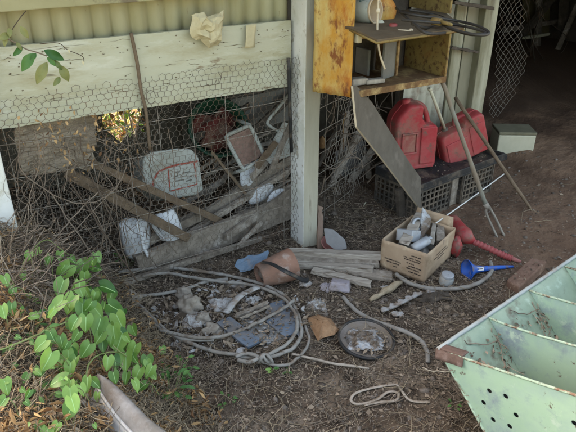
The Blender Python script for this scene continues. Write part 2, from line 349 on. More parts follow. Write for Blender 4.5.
# redder, finer dirt deep in the right bay
dp2 = nt.nodes.new('ShaderNodeVectorMath'); dp2.operation = 'DOT_PRODUCT'; dp2.inputs[1].default_value = tuple(E); nt.links.new(geo.outputs['Position'], dp2.inputs[0])
mr2 = nt.nodes.new('ShaderNodeMapRange'); e0 = C0.dot(E); mr2.inputs[1].default_value = e0+.45; mr2.inputs[2].default_value = e0+1.05; nt.links.new(dp2.outputs['Value'], mr2.inputs[0])
rn = nt.nodes.new('ShaderNodeTexNoise'); rn.inputs['Scale'].default_value = 9; rn.inputs['Detail'].default_value = 8
rr = nt.nodes.new('ShaderNodeValToRGB'); rr.color_ramp.elements[0].color = (.075, .043, .026, 1); rr.color_ramp.elements[1].color = (.215, .135, .085, 1); rr.color_ramp.elements[0].position = .3; rr.color_ramp.elements[1].position = .7
nt.links.new(rn.outputs['Fac'], rr.inputs[0])
mx2 = nt.nodes.new('ShaderNodeMix'); mx2.data_type = 'RGBA'; nt.links.new(mr2.outputs[0], mx2.inputs[0]); nt.links.new(mx.outputs[2], mx2.inputs[6]); nt.links.new(rr.outputs[0], mx2.inputs[7])
nt.links.new(mx2.outputs[2], b.inputs['Base Color'])
me.materials.append(m_earth)

# ------------------------------------------------------------------ shed shell
RH = 2.15
def shedbox(mb, s0, s1, w0, w1, z0, z1, mi=0):
    mb.box(W((s0+s1)/2, (w0+w1)/2, (z0+z1)/2), (s1-s0, w1-w0, z1-z0), axes(E, N, UP), mi)
b = MB()
shedbox(b, -2.6, 7.0, -.58, 1.45, RH, RH+.03); shedbox(b, .12, 7.0, -.82, -.582, RH-.02, RH+.01); shedbox(b, 1.2, 7.0, 1.452, 4.6, RH, RH+.03)
for s in (-1.4, -.2, 1.0, 2.2, 3.4, 4.6, 5.8): shedbox(b, s, s+.045, -.57, 1.44, RH-.102, RH-.002)
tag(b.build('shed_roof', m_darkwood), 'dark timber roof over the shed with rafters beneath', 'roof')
b = MB()
for i in range(20):                                        # coop back wall of upright boards, two of them broken away
    s = -1.75 + i*.16; z0 = .02
    if i == 7:
        b.prism([W(s-.06, 1.315, RH), W(s+.235, 1.315, RH), W(s+.235, 1.315, .50), W(s+.19, 1.32, .55), W(s+.15, 1.32, .58), W(s+.11, 1.32, .53), W(s+.07, 1.32, .60), W(s+.02, 1.32, .56), W(s-.03, 1.32, .50), W(s-.06, 1.315, .48)], N*.025)
        b.prism([W(s-.06, 1.315, -.05), W(s-.06, 1.315, .48), W(s-.03, 1.32, .40), W(s+.01, 1.32, .36), W(s+.05, 1.32, .30), W(s+.09, 1.32, .34), W(s+.12, 1.32, .37), W(s+.15, 1.32, .33), W(s+.19, 1.32, .44), W(s+.235, 1.315, .48), W(s+.235, 1.315, -.05)], N*.025)
    else: shedbox(b, s-.004 + (.06 if i == 8 else 0), s+.168 - (.05 if i == 6 else 0), 1.32+.03*(i % 2), 1.345+.03*(i % 2), -.05, RH)
tag(b.build('coop_back_wall', mat('grey_brown_boards', [(.085, .075, .055), (.16, .14, .105)], 9, bump=.4)), 'dark board wall at the back of the coop with a gap open to sunlit leaves', 'wall')
b = MB(); shedbox(b, -1.79, -1.76, .12, 1.32, -.1, RH); tag(b.build('coop_end_wall', m_darkwood), 'dark end wall at the left of the coop', 'wall')
b = MB()
shedbox(b, 1.40, 5.6, 4.55, 4.6, -.1, RH); shedbox(b, 5.55, 5.6, -.30, 4.549, -.1, RH); shedbox(b, 2.75, 5.6, -.34, -.302, -.1, RH-.11); shedbox(b, 1.355, 1.40, .9, 4.549, -.1, RH)  # the front wall is out of view, added to darken the bay
tag(b.build('shed_back_and_shade_wall', m_darkwood), 'dark timber walls of the deep right bay with an unseen front wall added for shade', 'wall')

# upper front: corrugated sheet, board, rail
FW = .11
b = MB()
def corr(mb, s0, s1, z0, z1, w, pitch=.076, amp=.0085, slope=0):
    n = int((s1-s0)/pitch*10)
    def fn(a, t):
        s = s0+(s1-s0)*a; return W(s, w + amp - 2*amp*abs(math.sin(PI*s/pitch))**.85, z0 + slope*(s-s0) + (z1-z0)*t)
    mb.sheet(fn, n, 1, smooth=True)
sL, zL = SZ(0, 47, .10); sR, zR = SZ(290, 20, .10)
corr(b, -2.0, -.004, 1.12, RH-.01, .152, .076, .011)
tag(b.build('corrugated_sheet', m_tin, solid=.0012), 'cream painted corrugated iron sheet above the long cream board', 'iron sheet')
b = MB()
t0 = PW(-12, 48.5, .10); t1 = PW(291, 20.5, .10); q0 = PW(-12, 131, .10); q1 = PW(291, 86, .10)
nb = 40
for zz in (0,):
    vs = []
    for i in range(nb+1):
        k = i/nb; up = t0.lerp(t1, k); lo = q0.lerp(q1, k)
        r1 = .0025*noise.noise(V((i*.7, 1, 0))); r2 = .006*noise.noise(V((i*.5, 4, 0)))
        up = up + UP*r1; lo = lo + UP*r2
        vs += [up, lo, lo+N*.022, up+N*.022]
    fs = [(0, 1, 2, 3), tuple(nb*4+k for k in range(4))[::-1]] + [(i*4+k, i*4+4+k, i*4+4+(k+1) % 4, i*4+(k+1) % 4) for i in range(nb) for k in range(4)]
    b.add(vs, fs)
random.seed(31)
fbn = (t1-t0).normalized()
def onboard(k, v): return (t0.lerp(t1, k)).lerp(q0.lerp(q1, k), v) - N*.0015
for i in range(46):                                        # hairline cracks, flaked paint and nail heads
    k0_ = random.uniform(.02, .95); v0_ = random.uniform(.04, .96); ln_ = random.uniform(.01, .09)*(1 if v0_ > .12 else 2); wd_ = random.uniform(.0006, .0018)
    pts = [onboard(min(.995, k0_+ln_*t), min(.985, max(.015, v0_ + .02*noise.noise(V((t*3, i, 0)))))) for t in (0, .25, .5, .75, 1)]
    top_ = [p + UP*wd_*(1.6-abs(n_-2)*.7) for n_, p in enumerate(pts)]; b.add(pts + top_, [(n_, n_+1, n_+6, n_+5) for n_ in range(4)], 1)
for i in range(70):
    k0_ = random.random()*.98+.01; v0_ = random.random()**1.5*.9+.04; c_ = onboard(k0_, v0_); r_ = random.uniform(.0012, .0045); m_ = 7
    b.add([c_ + (fbn*math.cos(2*PI*q/m_)*random.uniform(.6, 1.5) + UP*math.sin(2*PI*q/m_)*random.uniform(.5, 1.1))*r_ for q in range(m_)], [tuple(range(m_))], 1)
tag(b.build('front_board', [m_cream, m_crack], bevel=0), 'long cream painted board between the corrugated iron and the wire netting', 'board')
b = MB(); z = SZ(0, 14.5, .02)[1]
b.plank(W(-2.0, .045, z+.07), W(-.25, .045, z+.085),   .05, .14, UP, 16, .002)
tag(b.build('top_rail', mat('olive_cream_paint', [(.27, .245, .13), (.35, .325, .19)], 4, bump=.3, spots=[((.16, .13, .08), 9, .6, .06)]), bevel=.004), 'cream rail across the top left corner in front of the corrugated iron', 'rail')

# posts
def post(mb, s0, s1, w0, w1, z0, z1, white_left=True, seg=24):
    vs = []
    for i in range(seg+1):
        z = z0+(z1-z0)*i/seg
        for s, w in ((s0, w0), (s1, w0), (s1, w1), (s0, w1)):
            j = .0016*noise.noise(V((z*5, s*9, w*9+3))); vs.append(W(s+j, w-j, z))
    mb.add(vs, [(0, 1, 2, 3), tuple(seg*4+k for k in range(4))[::-1]])
    for i in range(seg):
        for k in range(4):
            mb.f.append([i*4+k, i*4+4+k, i*4+4+(k+1) % 4, i*4+(k+1) % 4]); mb.mi.append(1 if k == 3 and white_left else 0); mb.sm.append(False)
b = MB(); post(b, 0, .09, 0, .135, -.05, RH-.105)
tag(b.build('wooden_post', [m_postgrey, m_white], bevel=.005), 'post in the middle with a white painted left face and bare grey front', 'post')
sP, zP = SZ(23, 247, .03)
b = MB(); post(b, sP-.11, sP, .03, .135, zP-.12, RH-.105)
tag(b.build('wooden_post', [m_white, m_white], bevel=.005), 'white painted post at the left edge above the dry bank', 'post')
RW = .40
sq, _ = SZ(497, 20, RW-.06)
b = MB(); post(b, sq-.115, sq, RW-.06, RW+.03, -.05, RH-.105)
tag(b.build('wooden_post', [m_olivepost, m_olivepost], bevel=.005), 'grey weathered post right of the shelf where the hanging netting starts', 'post')
# wall behind the cans
a0, _ = SZ(404, 90, RW); a1, _ = SZ(444, 90, RW)
b = MB(); corr(b, a0, a1, .1, 1.15, RW, .062, .007)
tag(b.build('corrugated_sheet', mat('chalky_white_tin', [(.34, .335, .26), (.44, .43, .35)], 6, bump=.1, spots=[(DUST, 8, .6, .1)]), solid=.0012), 'white corrugated iron behind the red fuel cans', 'iron sheet')
for (x0, x1, zt, ww, m, lab, nm) in ((446, 455.5, 1.25, RW-.012, m_postgrey, 'narrow pale board just right of the white corrugated iron', 'wall_board'), (456.5, 481, 2.0, RW+.004, m_grey, 'wide grey board between the narrow pale board and the right post', 'wall_board')):
    s0, _ = SZ(x0, 90, ww); s1, _ = SZ(x1, 90, ww)
    b = MB(); b.plank(W((s0+s1)/2, ww, .02), W((s0+s1)/2, ww, zt), s1-s0, .02, N, 12, .0012)
    tag(b.build(nm, m_olivepost if m is m_postgrey else mat('pale_grey_board', [(.18, .17, .115), (.25, .235, .165)], 8, rough=.9, bump=.3, stretch=(1, 1, .2), spots=[((.22, .2, .15), 9, .6, .1)]), bevel=.003), lab, 'board')
b = MB(); b.plank(PW(452, 2, .30), PW(491, 8, .30), .05, .02, UP, 6, .003); tag(b.build('timber_offcut', m_darkwood, bevel=.003), 'dark split timber nailed across the top of the right post', 'timber')
b = MB(); b.plank(PW(450, 47, .34), PW(477, 52, .34), .03, .016, UP, 6, .004); tag(b.build('timber_offcut', m_darkwood, bevel=.003), 'dark splinter of timber crossing the grey board below the cable loop', 'timber')

# ------------------------------------------------------------------ netting and mesh
def hexnet(mb, s0, s1, z0, z1, pitch, pos, keep, r=.00068, jit=.007):
    rowh = pitch*.80; rows = int((z1-z0)/rowh)+2; cols = int((s1-s0)/pitch)+2
    hl = pitch/math.sqrt(3)
    def nd(c, rr, k):                                       # two nodes per cell
        s = s0 + (c + (rr % 2)*.5)*pitch; z = z0 + rr*rowh + (hl if k else 0)
        q = V((s*9, z*9, k)); return (s + jit*noise.noise(q) + random.gauss(0, jit*.12), z + jit*noise.noise(q+V((7, 7, 0)))+random.gauss(0, jit*.12))
    cache = {}
    def g(c, rr, k):
        if (c, rr, k) not in cache: cache[(c, rr, k)] = nd(c, rr, k)
        return cache[(c, rr, k)]
    for rr in range(rows):
        for c in range(cols):
            a = g(c, rr, 0); t = g(c, rr, 1)
            n1 = g(c + (rr % 2), rr+1, 0); n0 = g(c - 1 + (rr % 2), rr+1, 0)
            for p, q, rad in ((a, t, r*1.5), (t, n1, r), (t, n0, r)):
                if keep(*p) and keep(*q): mb.tube([pos(*p), pos(*q)], rad, 4, cap=False)
netL = sP-.05
def nettop(s):
    k = (s - SZ(10, 98, .08)[0])/(SZ(290, 54, .08)[0]-SZ(10, 98, .08)[0]); za = SZ(10, 96, .08)[1]; zb = SZ(290, 55, .08)[1]
    return za + (zb-za)*k + .016*noise.noise(V((s*6, 0, 0))) + .012*noise.noise(V((s*22, 3, 0)))
def netpos(s, z):
    w = .088 - .004*noise.noise(V((s*7, z*7, 0)))
    zb = .88
    if z < zb: w += .012*sm(0, .12, zb-z) + .012*noise.noise(V((s*4, z*4, 2)))
    if s > -.004: w = w - (s+.004); return W(-.005 - .003*abs(noise.noise(V((z*50, s*40, 0)))), w, z)   # wrapped on to the post's left face
    return W(s, w, z)
b = MB(); hexnet(b, netL, .06, -.02, 1.12, .030, netpos, lambda s, z: z < nettop(s) and z > hs(*W(s, .1).xy)-.03 and s < .045+.012*noise.noise(V((z*40, 0, 0))))
net = thing('wire_netting', W(-.7, .09, 0), 'rusty hexagonal wire netting stapled over the cream board and the coop opening', 'netting')
b.build('netting', m_wire, net)
b = MB()
for i in range(9):
    s = -1.32 + i*.158 + random.uniform(-.01, .01)
    pts = [W(s + .012*noise.noise(V((z*3, i, 0))), FW + .006 + .01*noise.noise(V((z*2, i, 4))), z) for z in np.linspace(hs(*W(s, FW).xy)-.02, 1.0, 9)]
    b.tube(pts, .0017, 5)
for j in range(7):
    z = .085 + j*.145
    pts = [W(s, FW + .01*noise.noise(V((s*2, j, 4))), z + .014*noise.noise(V((s*2.2, j, 0))) - .01*math.sin((s+1.4)*2)) for s in np.linspace(-1.45, -.012, 15)]
    b.tube(pts, .0018, 5)
tag(b.build('welded_mesh', mat('pale_fence_wire', [(.19, .165, .13), (.34, .305, .26)], 12, 4, rough=.6, bump=0, spots=[((.17, .10, .06), 7, .58, .08)])), 'sagging square welded wire mesh across the coop opening behind the netting', 'wire mesh')
# mesh of the right bay, turning back towards the wall
A = W(.10, .09); D = (W(.62, .345) - A); Ld = D.length; D.normalize(); Dn = V((-D.y, D.x, 0))
b = MB()
for i in range(6):
    s = .03 + i*.125; b.tube([A + D*(s+.01*noise.noise(V((z, i, 1)))) + UP*z + Dn*.01*noise.noise(V((z*3, i, 7))) for z in np.linspace(-.02, 1.2, 9)], .0016, 5)
for j in range(9):
    z = .10 + j*.125; b.tube([A + D*s + UP*(z + .012*noise.noise(V((s*4, j, 3)))) for s in np.linspace(0, Ld, 8)], .0017, 5)
hexnet(b, 0, Ld, 0, 1.1, .036, lambda s, z: A + D*s + UP*z + Dn*(-.006), lambda s, z: noise.noise(V((s*4, z*4, 8))) > -.25, r=.0008)
tag(b.build('welded_mesh', m_wire2), 'rusty wire mesh right of the middle post under the rusty shelf', 'wire mesh')
# chain link hanging by the right post
b = MB()
poly = [(500, -6), (524, -6), (527, 20), (521, 40), (529, 58), (523, 78), (515, 98), (505, 110), (498, 120), (488, 120)]
pz = [SZ(x, y, .62) for x, y in poly]
def inside(s, z):
    c = False; j = len(pz)-1
    for i in range(len(pz)):
        if (pz[i][1] > z) != (pz[j][1] > z) and s < (pz[j][0]-pz[i][0])*(z-pz[i][1])/(pz[j][1]-pz[i][1]) + pz[i][0]: c = not c
        j = i
    return c
cs = .055
smin = min(p[0] for p in pz); zmin = min(p[1] for p in pz)
for r_ in range(60):
    for c_ in range(-2, 14):
        s = smin + (c_ + .5*(r_ % 2))*cs; z = zmin + r_*cs*.5
        for dx in (-.5, .5):
            s2 = s+dx*cs; z2 = z+cs*.5
            def wv(s, z): return W(s + .022*noise.noise(V((s*7, z*7, 0))) + .006*noise.noise(V((s*40, z*40, 3))), .62+.05*noise.noise(V((s*4, z*4, 0))), z)
            if inside(s, z) and inside(s2, z2): b.tube([wv(s, z), wv(s2, z2)], .0011, 4, cap=False)
tag(b.build('chain_link', m_wire2), 'torn chain link netting hanging beside the right post', 'netting')

# ------------------------------------------------------------------ small things on the upper board
b = MB(); pts = smooth_path([PW(131, 33, .085), PW(137, 62, .08), PW(141, 90, .075), PW(146, 112, .085), PW(150, 150, .10)], 6)
b.tube(pts, [.0075]*len(pts), 6); tag(b.build('stick', m_brownstick), 'thin brown stick hanging down the cream board over the netting', 'stick')
b = MB(); crumple(b, PW(208, 28, .055), E, UP, -N, .13, .115, .045, 3, 4, 4, freq=5.5); tag(b.build('crumpled_paper', m_paper, solid=.001), 'crumpled stained paper stuck under the corrugated iron', 'paper')
b = MB(); c = PW(250, 36, .078); b.sheet(lambda a, t: c + E*((a-.5)*.05+.012*(t-.5)) + UP*((t-.5)*.10) - N*(.006+.004*math.sin(a*3+t*4)), 6, 8)
tag(b.build('paper_strip', m_paper, solid=.001), 'short tan strip of paper pasted on the cream board near the middle post', 'paper')
b = MB(); b.tube([PW(288.5, 58, .06), PW(289, 70, .06), PW(290, 112, .07), PW(291.5, 152, .075)], .009, 8)
tag(b.build('black_pipe', m_black), 'slim black pipe standing against the left side of the middle post', 'pipe')
b = MB(); b.tube(smooth_path([PW(218, 72, .06), PW(221, 77, .055), PW(219, 83, .055), PW(215, 84, .055), PW(217, 79, .055)], 5), .0016, 5)
tag(b.build('wire_hook', m_wire), 'small dark curl of wire on the netted board', 'hook')
b = MB(); cc = PW(151, 97, .06); b.tube([cc + E*.02*math.cos(t) + UP*.028*math.sin(t) for t in np.linspace(0, 5.6, 20)], .0015, 5)
tag(b.build('wire_loop', m_wire), 'thin loop of wire beside the hanging brown stick', 'wire')

def leaf(mb, c, length, width, tip, nrm, heart=False, fold=.18, curl=.15, mi=0, seed=0):
    tip = V(tip).normalized(); nrm = V(nrm); nrm = (nrm - tip*nrm.dot(tip)).normalized(); sd = tip.cross(nrm)
    rows = 8; vs = []; c = V(c)
    for i in range(rows+1):
        t = i/rows
        if heart:
            w = math.sin(PI*min(1, (t*.93+.07))**.72)**.8 * (1-.25*t); y = t; 
            back = .17 if i == 0 else 0
        else: w = math.sin(PI*(t*.97+.015))**.85*(1-.2*t); back = 0
        for k in (-1, -.55, 0, .55, 1):
            x = k*w*width/2
            yy = t*length - (abs(k)**.8*length*.20*(1-t)**2 if heart else 0)
            zz = abs(x)*fold - curl*length*(t-.3)**2 + .02*length*math.sin(7*t+seed+k*2)
            vs.append(c + tip*(yy) + sd*x + nrm*zz)
    fs = [(i*5+k, i*5+k+1, (i+1)*5+k+1, (i+1)*5+k) for i in range(rows) for k in range(4)]
    mb.add(vs, fs, mi, True)
    if heart:                                              # raised pale midrib
        wv_ = length*.018; rib = []
        for i in range(rows): m_ = vs[i*5+2] + nrm*length*.012; rib += [m_ - sd*wv_, m_ + sd*wv_]
        mb.add(rib, [(i*2, i*2+1, i*2+3, i*2+2) for i in range(rows-1)], 1, True)

# hanging sprig, top left
vn = thing('hanging_vine', PW(28, 50, -.1), 'wilting leafy sprig hanging over the top left of the cream board', 'vine')
st = MB(); wv = -.12
st.tube(smooth_path([PW(-3, 34, wv), PW(14, 42, wv), PW(26, 49, wv), PW(36, 52, wv), PW(47, 56, wv)], 5), .0022, 5)
st.tube(smooth_path([PW(10, 38, wv), PW(12, 30, wv), PW(20, 18, wv+.05), PW(26, 11, wv+.1)], 5), .0016, 5)
st.tube(smooth_path([PW(40, 44, wv+.02), PW(58, 43, wv), PW(68, 50, wv), PW(82, 56, wv), PW(84, 62, wv)], 5), .0014, 5)
st.build('stem', m_vine, vn)
lf = MB()
for (x, y, tx, ty, L_, w_, mi) in ((34, 53, 21, 71, .075, .040, 0), (47, 62, 35, 86, .085, .040, 1), (44, 50, 64, 60, .072, .036, 0), (60, 65, 69, 82, .062, .036, 1), (60, 77, 55, 84, .040, .022, 1), (22, 46, 13, 57, .045, .022, 0), (20, 26, 29, 39, .045, .024, 1), (10, 34, 1, 38, .045, .026, 1), (9, 28, 10, 36, .03, .02, 1), (36, 53, 30, 62, .035, .018, 0), (47, 57, 56, 66, .04, .02, 0), (16, 42, 22, 50, .03, .016, 1), (6, 36, 4, 48, .035, .018, 1), (54, 60, 62, 70, .04, .02, 1), (82, 60, 84, 66, .018, .008, 2), (68, 49, 70, 54, .016, .008, 2)):
    a = PW(x, y, wv); t = PW(tx, ty, wv-.015); leaf(lf, a, L_, w_, t-a, -N + UP*.3 + E*random.uniform(-.4, .4), mi=mi, seed=x, curl=.45, fold=.4)
lf.build('foliage', [m_leafd, m_leafy, m_paper], vn)

# ------------------------------------------------------------------ inside the coop
def PWl(x, y, w): return PW(x, y, w)
def planks(specs):
    for (x0, y0, x1, y1, w0, w1, wid, thk, m, lab, nm) in specs:
        b = MB(); b.plank(PW(x0, y0, w0), PW(x1, y1, w1), thk, wid, UP, 14, .0025)
        tag(b.build(nm, m, bevel=.003), lab, 'plank', 'loose timber lying in the coop')
planks([
    (138, 268, 296, 204, .22, .26, .15, .03, m_plank, 'widest weathered grey plank lying along the bottom of the coop', 'wooden_plank'),
    (150, 250, 292, 158, .36, .42, .055, .028, m_plank, 'long grey plank sloping up to the right above the widest plank', 'wooden_plank'),
    (186, 236, 292, 168, .30, .38, .03, .03, m_paleplank, 'thin pale batten sloping up to the right beside the long grey plank', 'wooden_batten'),
    (66, 172, 188, 238, .16, .19, .045, .022, m_brownstick, 'lower of the two brown battens sloping down from the left in the coop', 'wooden_batten'),
    (92, 163, 232, 226, .20, .30, .035, .022, m_brownstick, 'upper of the two brown battens sloping down from the left in the coop', 'wooden_batten'),
    (120, 284, 262, 238, .13, .17, .03, .02, m_plank, 'slim grey batten low behind the mesh at the foot of the coop', 'wooden_batten'),
    (225, 238, 292, 190, .20, .26, .045, .02, m_plank, 'short grey plank leaning by the white chair backs near the middle post', 'wooden_plank'),
    (232, 150, 296, 92, .55, .7, .05, .02, m_darkwood, 'dark batten leaning high at the back of the coop', 'wooden_batten'),
    (236, 248, 262, 222, .15, .2, .022, .015, m_paleplank, 'short pale stick leaning on the widest plank', 'wooden_batten'),
    (168, 264, 262, 200, .34, .40, .05, .025, m_paleplank, 'broad pale plank sloping up from the left end of the widest plank', 'wooden_plank'),
    (205, 216, 289, 148, .46, .50, .05, .025, m_plank, 'upper grey plank sloping up to the middle post beneath the upturned stool', 'wooden_plank'),
    (126, 252, 204, 214, .28, .34, .05, .025, m_plank, 'grey plank sloping up behind the overturned white chair', 'wooden_plank'),
    (196, 138, 250, 105, .6, .75, .04, .02, m_darkwood, 'dark plank across the back of the coop over the green basket', 'wooden_plank'),
])
for i in range(30):
    x = random.uniform(150, 285); y = random.uniform(150, 255); L0 = random.uniform(25, 75); an = math.radians(random.gauss(-36, 13) if random.random() < .8 else random.uniform(20, 70)); w = random.uniform(.24, .9)
    x1 = min(292, x + L0*math.cos(an)); y1 = y + L0*math.sin(an)
    if y1 < 100: continue
    if (135 < x < 210 and 140 < y < 205) or (135 < x1 < 210 and 140 < y1 < 205) or (135 < (x+x1)/2 < 210 and 140 < (y+y1)/2 < 205): w = random.uniform(.62, .9)
    b = MB(); b.plank(PW(x, y, w), PW(x1, y1, w+random.uniform(-.05, .12)), random.uniform(.012, .02), random.uniform(.012, .04), UP, 8, .003)
    tag(b.build('thin_stick', random.choice((m_plank, m_greywood, m_brownstick, m_paleplank)), bevel=.002), 'thin grey brown stick in the heap of timber behind the coop mesh', 'stick', 'sticks heaped in the coop')
b = MB(); hexnet(b, -1.3, .0, .0, .95, .034, lambda s, z: W(s, .30 + .07*noise.noise(V((s*3, z*3, 0))) + .1*z, z), lambda s, z: noise.noise(V((s*2.2, z*2.2, 4))) > -.12, r=.0008)
tag(b.build('fallen_netting', m_wire2), 'second loose layer of wire netting sagging inside the coop', 'netting')
# board just behind the mesh at the left, with a fibrous sack
b = MB(); c0 = PW(12, 120, .17); c1 = PW(98, 104, .22); c2 = PW(92, 169, .22); c3 = PW(20, 174, .17)
def fn(a, t):
    p = c0.lerp(c1, a).lerp(c3.lerp(c2, a), t); return p - N*(.014*noise.noise(p*14) + .009*noise.noise(V((p.x*25, p.y*25, p.z*80)))) + UP*.02*noise.noise(V((a*7, t*4, 3)))*(.3+abs(t-.5)*1.6) + E*.02*noise.noise(V((t*9, 3, 3)))*abs(a-.5)
b.sheet(fn, 40, 32, smooth=False); tag(b.build('old_board', mat('rotten_fibrous_board', [(.16, .125, .09), (.29, .235, .17), (.40, .335, .25)], 20, 10, rough=.95, bump=.9, bscale=60, stretch=(.5, .5, 2.2), spots=[((.07, .05, .035), 9, .60, .06), ((.44, .38, .29), 7, .62, .06)]), solid=.014), 'rotten grey board behind the netting below the left end of the cream board', 'board')
# white drum with red print
d0 = thing('plastic_drum', PW(175, 196, .36), 'dusty white plastic drum with a red printed frame in the coop', 'drum')
tl, tr_, br, bl = PW(143, 158, .34), PW(198, 153, .38), PW(204, 190, .38), PW(160, 201, .34)
b = MB(); out = [(143, 158), (150, 152), (178, 148), (192, 149), (199, 157), (204, 190), (196, 195), (168, 200), (158, 197), (143, 186)]
front = [PW(x, y, .36) for x, y in out]; b.prism(front, N*.19 - UP*.085); dbody = b.build('body', m_drum, d0, bevel=.012)
def ink_line(mb, pts, w, wd, mi=0, seg=8, lift=.0025):
    for (x0, y0), (x1, y1) in zip(pts[:-1], pts[1:]):
        a = PW(x0, y0, w) - N*lift; c = PW(x1, y1, w) - N*lift; t = (c-a).normalized(); sdv = t.cross(N)*wd/2
        mb.add([a-sdv, c-sdv, c+sdv, a+sdv], [(0, 1, 2, 3)], mi)
b = MB(); ink_line(b, [(152, 190), (153, 181), (158, 172), (168, 167), (180, 164), (198, 161)], .36, .010); ink_line(b, [(168, 170), (170, 191), (197, 184), (194, 163)], .36, .007)
for k, (y, xs) in enumerate(((172, ((174, 180), (182, 190))), (176, ((174, 178), (180, 187), (189, 192))), (180, ((175, 184), (186, 192))))):
    for x0, x1 in xs: ink_line(b, [(x0, y+1), (x1, y-.6)], .36, .007, 1)
b.build('printed_frame', [m_redink, m_grey], dbody)
# green basket of red cloth
bk = thing('plastic_basket', PW(222, 168, .6), 'dark green plastic basket holding something red in the coop', 'basket')
cb = PW(217, 130, .62); ax = (-N*.8 + UP*.5 - E*.2)
b = MB(); b.lathe([(.005, -.12), (.10, -.12), (.14, -.02), (.165, .06), (.175, .062), (.165, .075), (.15, .06), (.13, -.02), (.09, -.105), (.005, -.105)], cb, ax, 26); b.build('bowl', m_dgreen, bk)
b = MB(); rock(b, cb - ax.normalized()*.02, (.125, .125, .06), 5, R=axes(E, UP, N), amp=.5, n=16, m=12); tag(b.build('red_cloth', mat('dull_red_cloth', [(.09, .018, .014), (.15, .035, .028)], 12, bump=.4, spots=[(DUST, 9, .56, .1)])), 'faded red cloth bundled in the dark green basket', 'cloth')
# stool seat with white frame
sf = thing('upturned_stool', PW(244, 160, .36), 'upturned stool with white frame and faded brown seat in the coop', 'stool')
cr = [PW(x, y, .36) for x, y in ((225, 136), (250, 125), (265, 157), (243, 170))]
cen = sum(cr, V((0, 0, 0)))/4
b = MB(); b.prism([cen + (p-cen)*.86 for p in cr], N*.018); b.build('seat', m_pink, sf, bevel=.004)
b = MB(); ring = []
for i in range(4):
    a_, c_, e_ = cr[i-1], cr[i], cr[(i+1) % 4]; ring += [c_.lerp(a_, .16), c_.lerp(a_, .05).lerp(c_.lerp(e_, .05), .5), c_.lerp(e_, .16)]
b.tube(ring + [ring[0], ring[1]], .011, 8); b.build('frame', m_drum, sf)
b = MB(); b.tube([cr[1], cr[1] + N*.2 - UP*.02], .010, 8); b.build('leg', m_drum, sf)
b = MB(); b.tube([cr[3], cr[3] + N*.2 - UP*.1], .010, 8); b.build('leg', m_drum, sf)
# bent tube frame and white boards near the post
b = MB(); b.tube(smooth_path([PW(289, 94, .30), PW(280, 106, .33), PW(268, 121, .35), PW(270, 126, .35), (PW(280, 132, .35))], 6), .008, 8)
tag(b.build('broken_chair', m_drum), 'bent pale tube of a broken chair beside the middle post', 'chair frame')
b = MB(); b.prism([PW(x, y, .33) for x, y in ((284, 122), (290, 124), (290, 156), (270, 164), (264, 158))], N*.012)
tag(b.build('pale_board', m_drum, bevel=.003), 'pale triangular panel leaning behind the mesh beside the middle post', 'panel')
b = MB(); b.prism([PW(x, y, .75) for x, y in ((229, 100), (289, 88), (290, 120), (262, 128), (233, 122))], N*.012)
tag(b.build('dusty_board', m_grey, bevel=.003), 'dusty grey panel standing at the back of the coop beneath the cream board', 'panel')
# white plastic chair, broken and overturned
def oval(cx, cy, rx, ry, ang, w, n=22):
    ca, sa = math.cos(math.radians(ang)), math.sin(math.radians(ang))
    return [PW(cx + rx*math.cos(t)*ca - ry*math.sin(t)*sa, cy + rx*math.cos(t)*sa + ry*math.sin(t)*ca, w) for t in [2*PI*i/n for i in range(n)]]
for (cx, cy, rx, ry, an, w, lab) in ((248, 175, 8, 16, 8, .40, 'upright pale oval chair back under the upturned stool'), (261, 194, 15, 6.5, -38, .34, 'slanting pale oval chair back between the battens'), (278, 199, 12, 9, -40, .30, 'white oval chair back closest to the middle post')):
    b = MB(); o_ = oval(cx, cy, rx, ry, an, w); c_ = sum(o_, V((0, 0, 0)))/len(o_)
    b.sheet(lambda a, t: c_ + (o_[int(round(a*22)) % 22]-c_)*t - N*(.018*(1-t*t)) , 22, 5)
    tag(b.build('broken_chair', m_chair, solid=.006), lab, 'chair back', 'pale oval chair backs in the coop')
ch = thing('plastic_chair', PW(150, 250, .2), 'overturned white plastic chair low behind the mesh', 'chair')
b = MB(); o_ = [(119, 224), (126, 219), (136, 218), (146, 220), (150, 232), (149, 246), (144, 258), (136, 262), (127, 256), (121, 240)]; oc = [PW(x, y, .27) for x, y in o_]; oc = smooth_path(oc + [oc[0]], 3); c_ = sum(oc, V((0, 0, 0)))/len(oc)
b.sheet(lambda a, t: c_ + (oc[int(round(a*30)) % 30]-c_)*t - N*.05*(1-t*t) + UP*.006*math.sin(a*20)*t, 30, 6); b.build('backrest', m_chair, ch, solid=.006)
b = MB(); g0, g1, g2, g3 = PW(155, 214, .30), PW(173, 208, .30), PW(185, 234, .26), PW(163, 241, .26)
b.sheet(lambda a, t: g0.lerp(g1, a).lerp(g3.lerp(g2, a), t) - N*.035*math.sin(PI*a)*(.4+.6*t) + UP*.008*math.sin(PI*t*2), 12, 10); b.build('seat', m_chair, ch, solid=.007)
b = MB(); b.tube(smooth_path([PW(148, 256, .19), PW(143, 245, .19), PW(138, 228, .19), PW(137, 222, .19), PW(143, 219, .2), PW(151, 222, .22), PW(157, 231, .24), PW(164, 240, .25)], 6), .012, 7, flat=.6); b.build('leg', m_chair, ch)
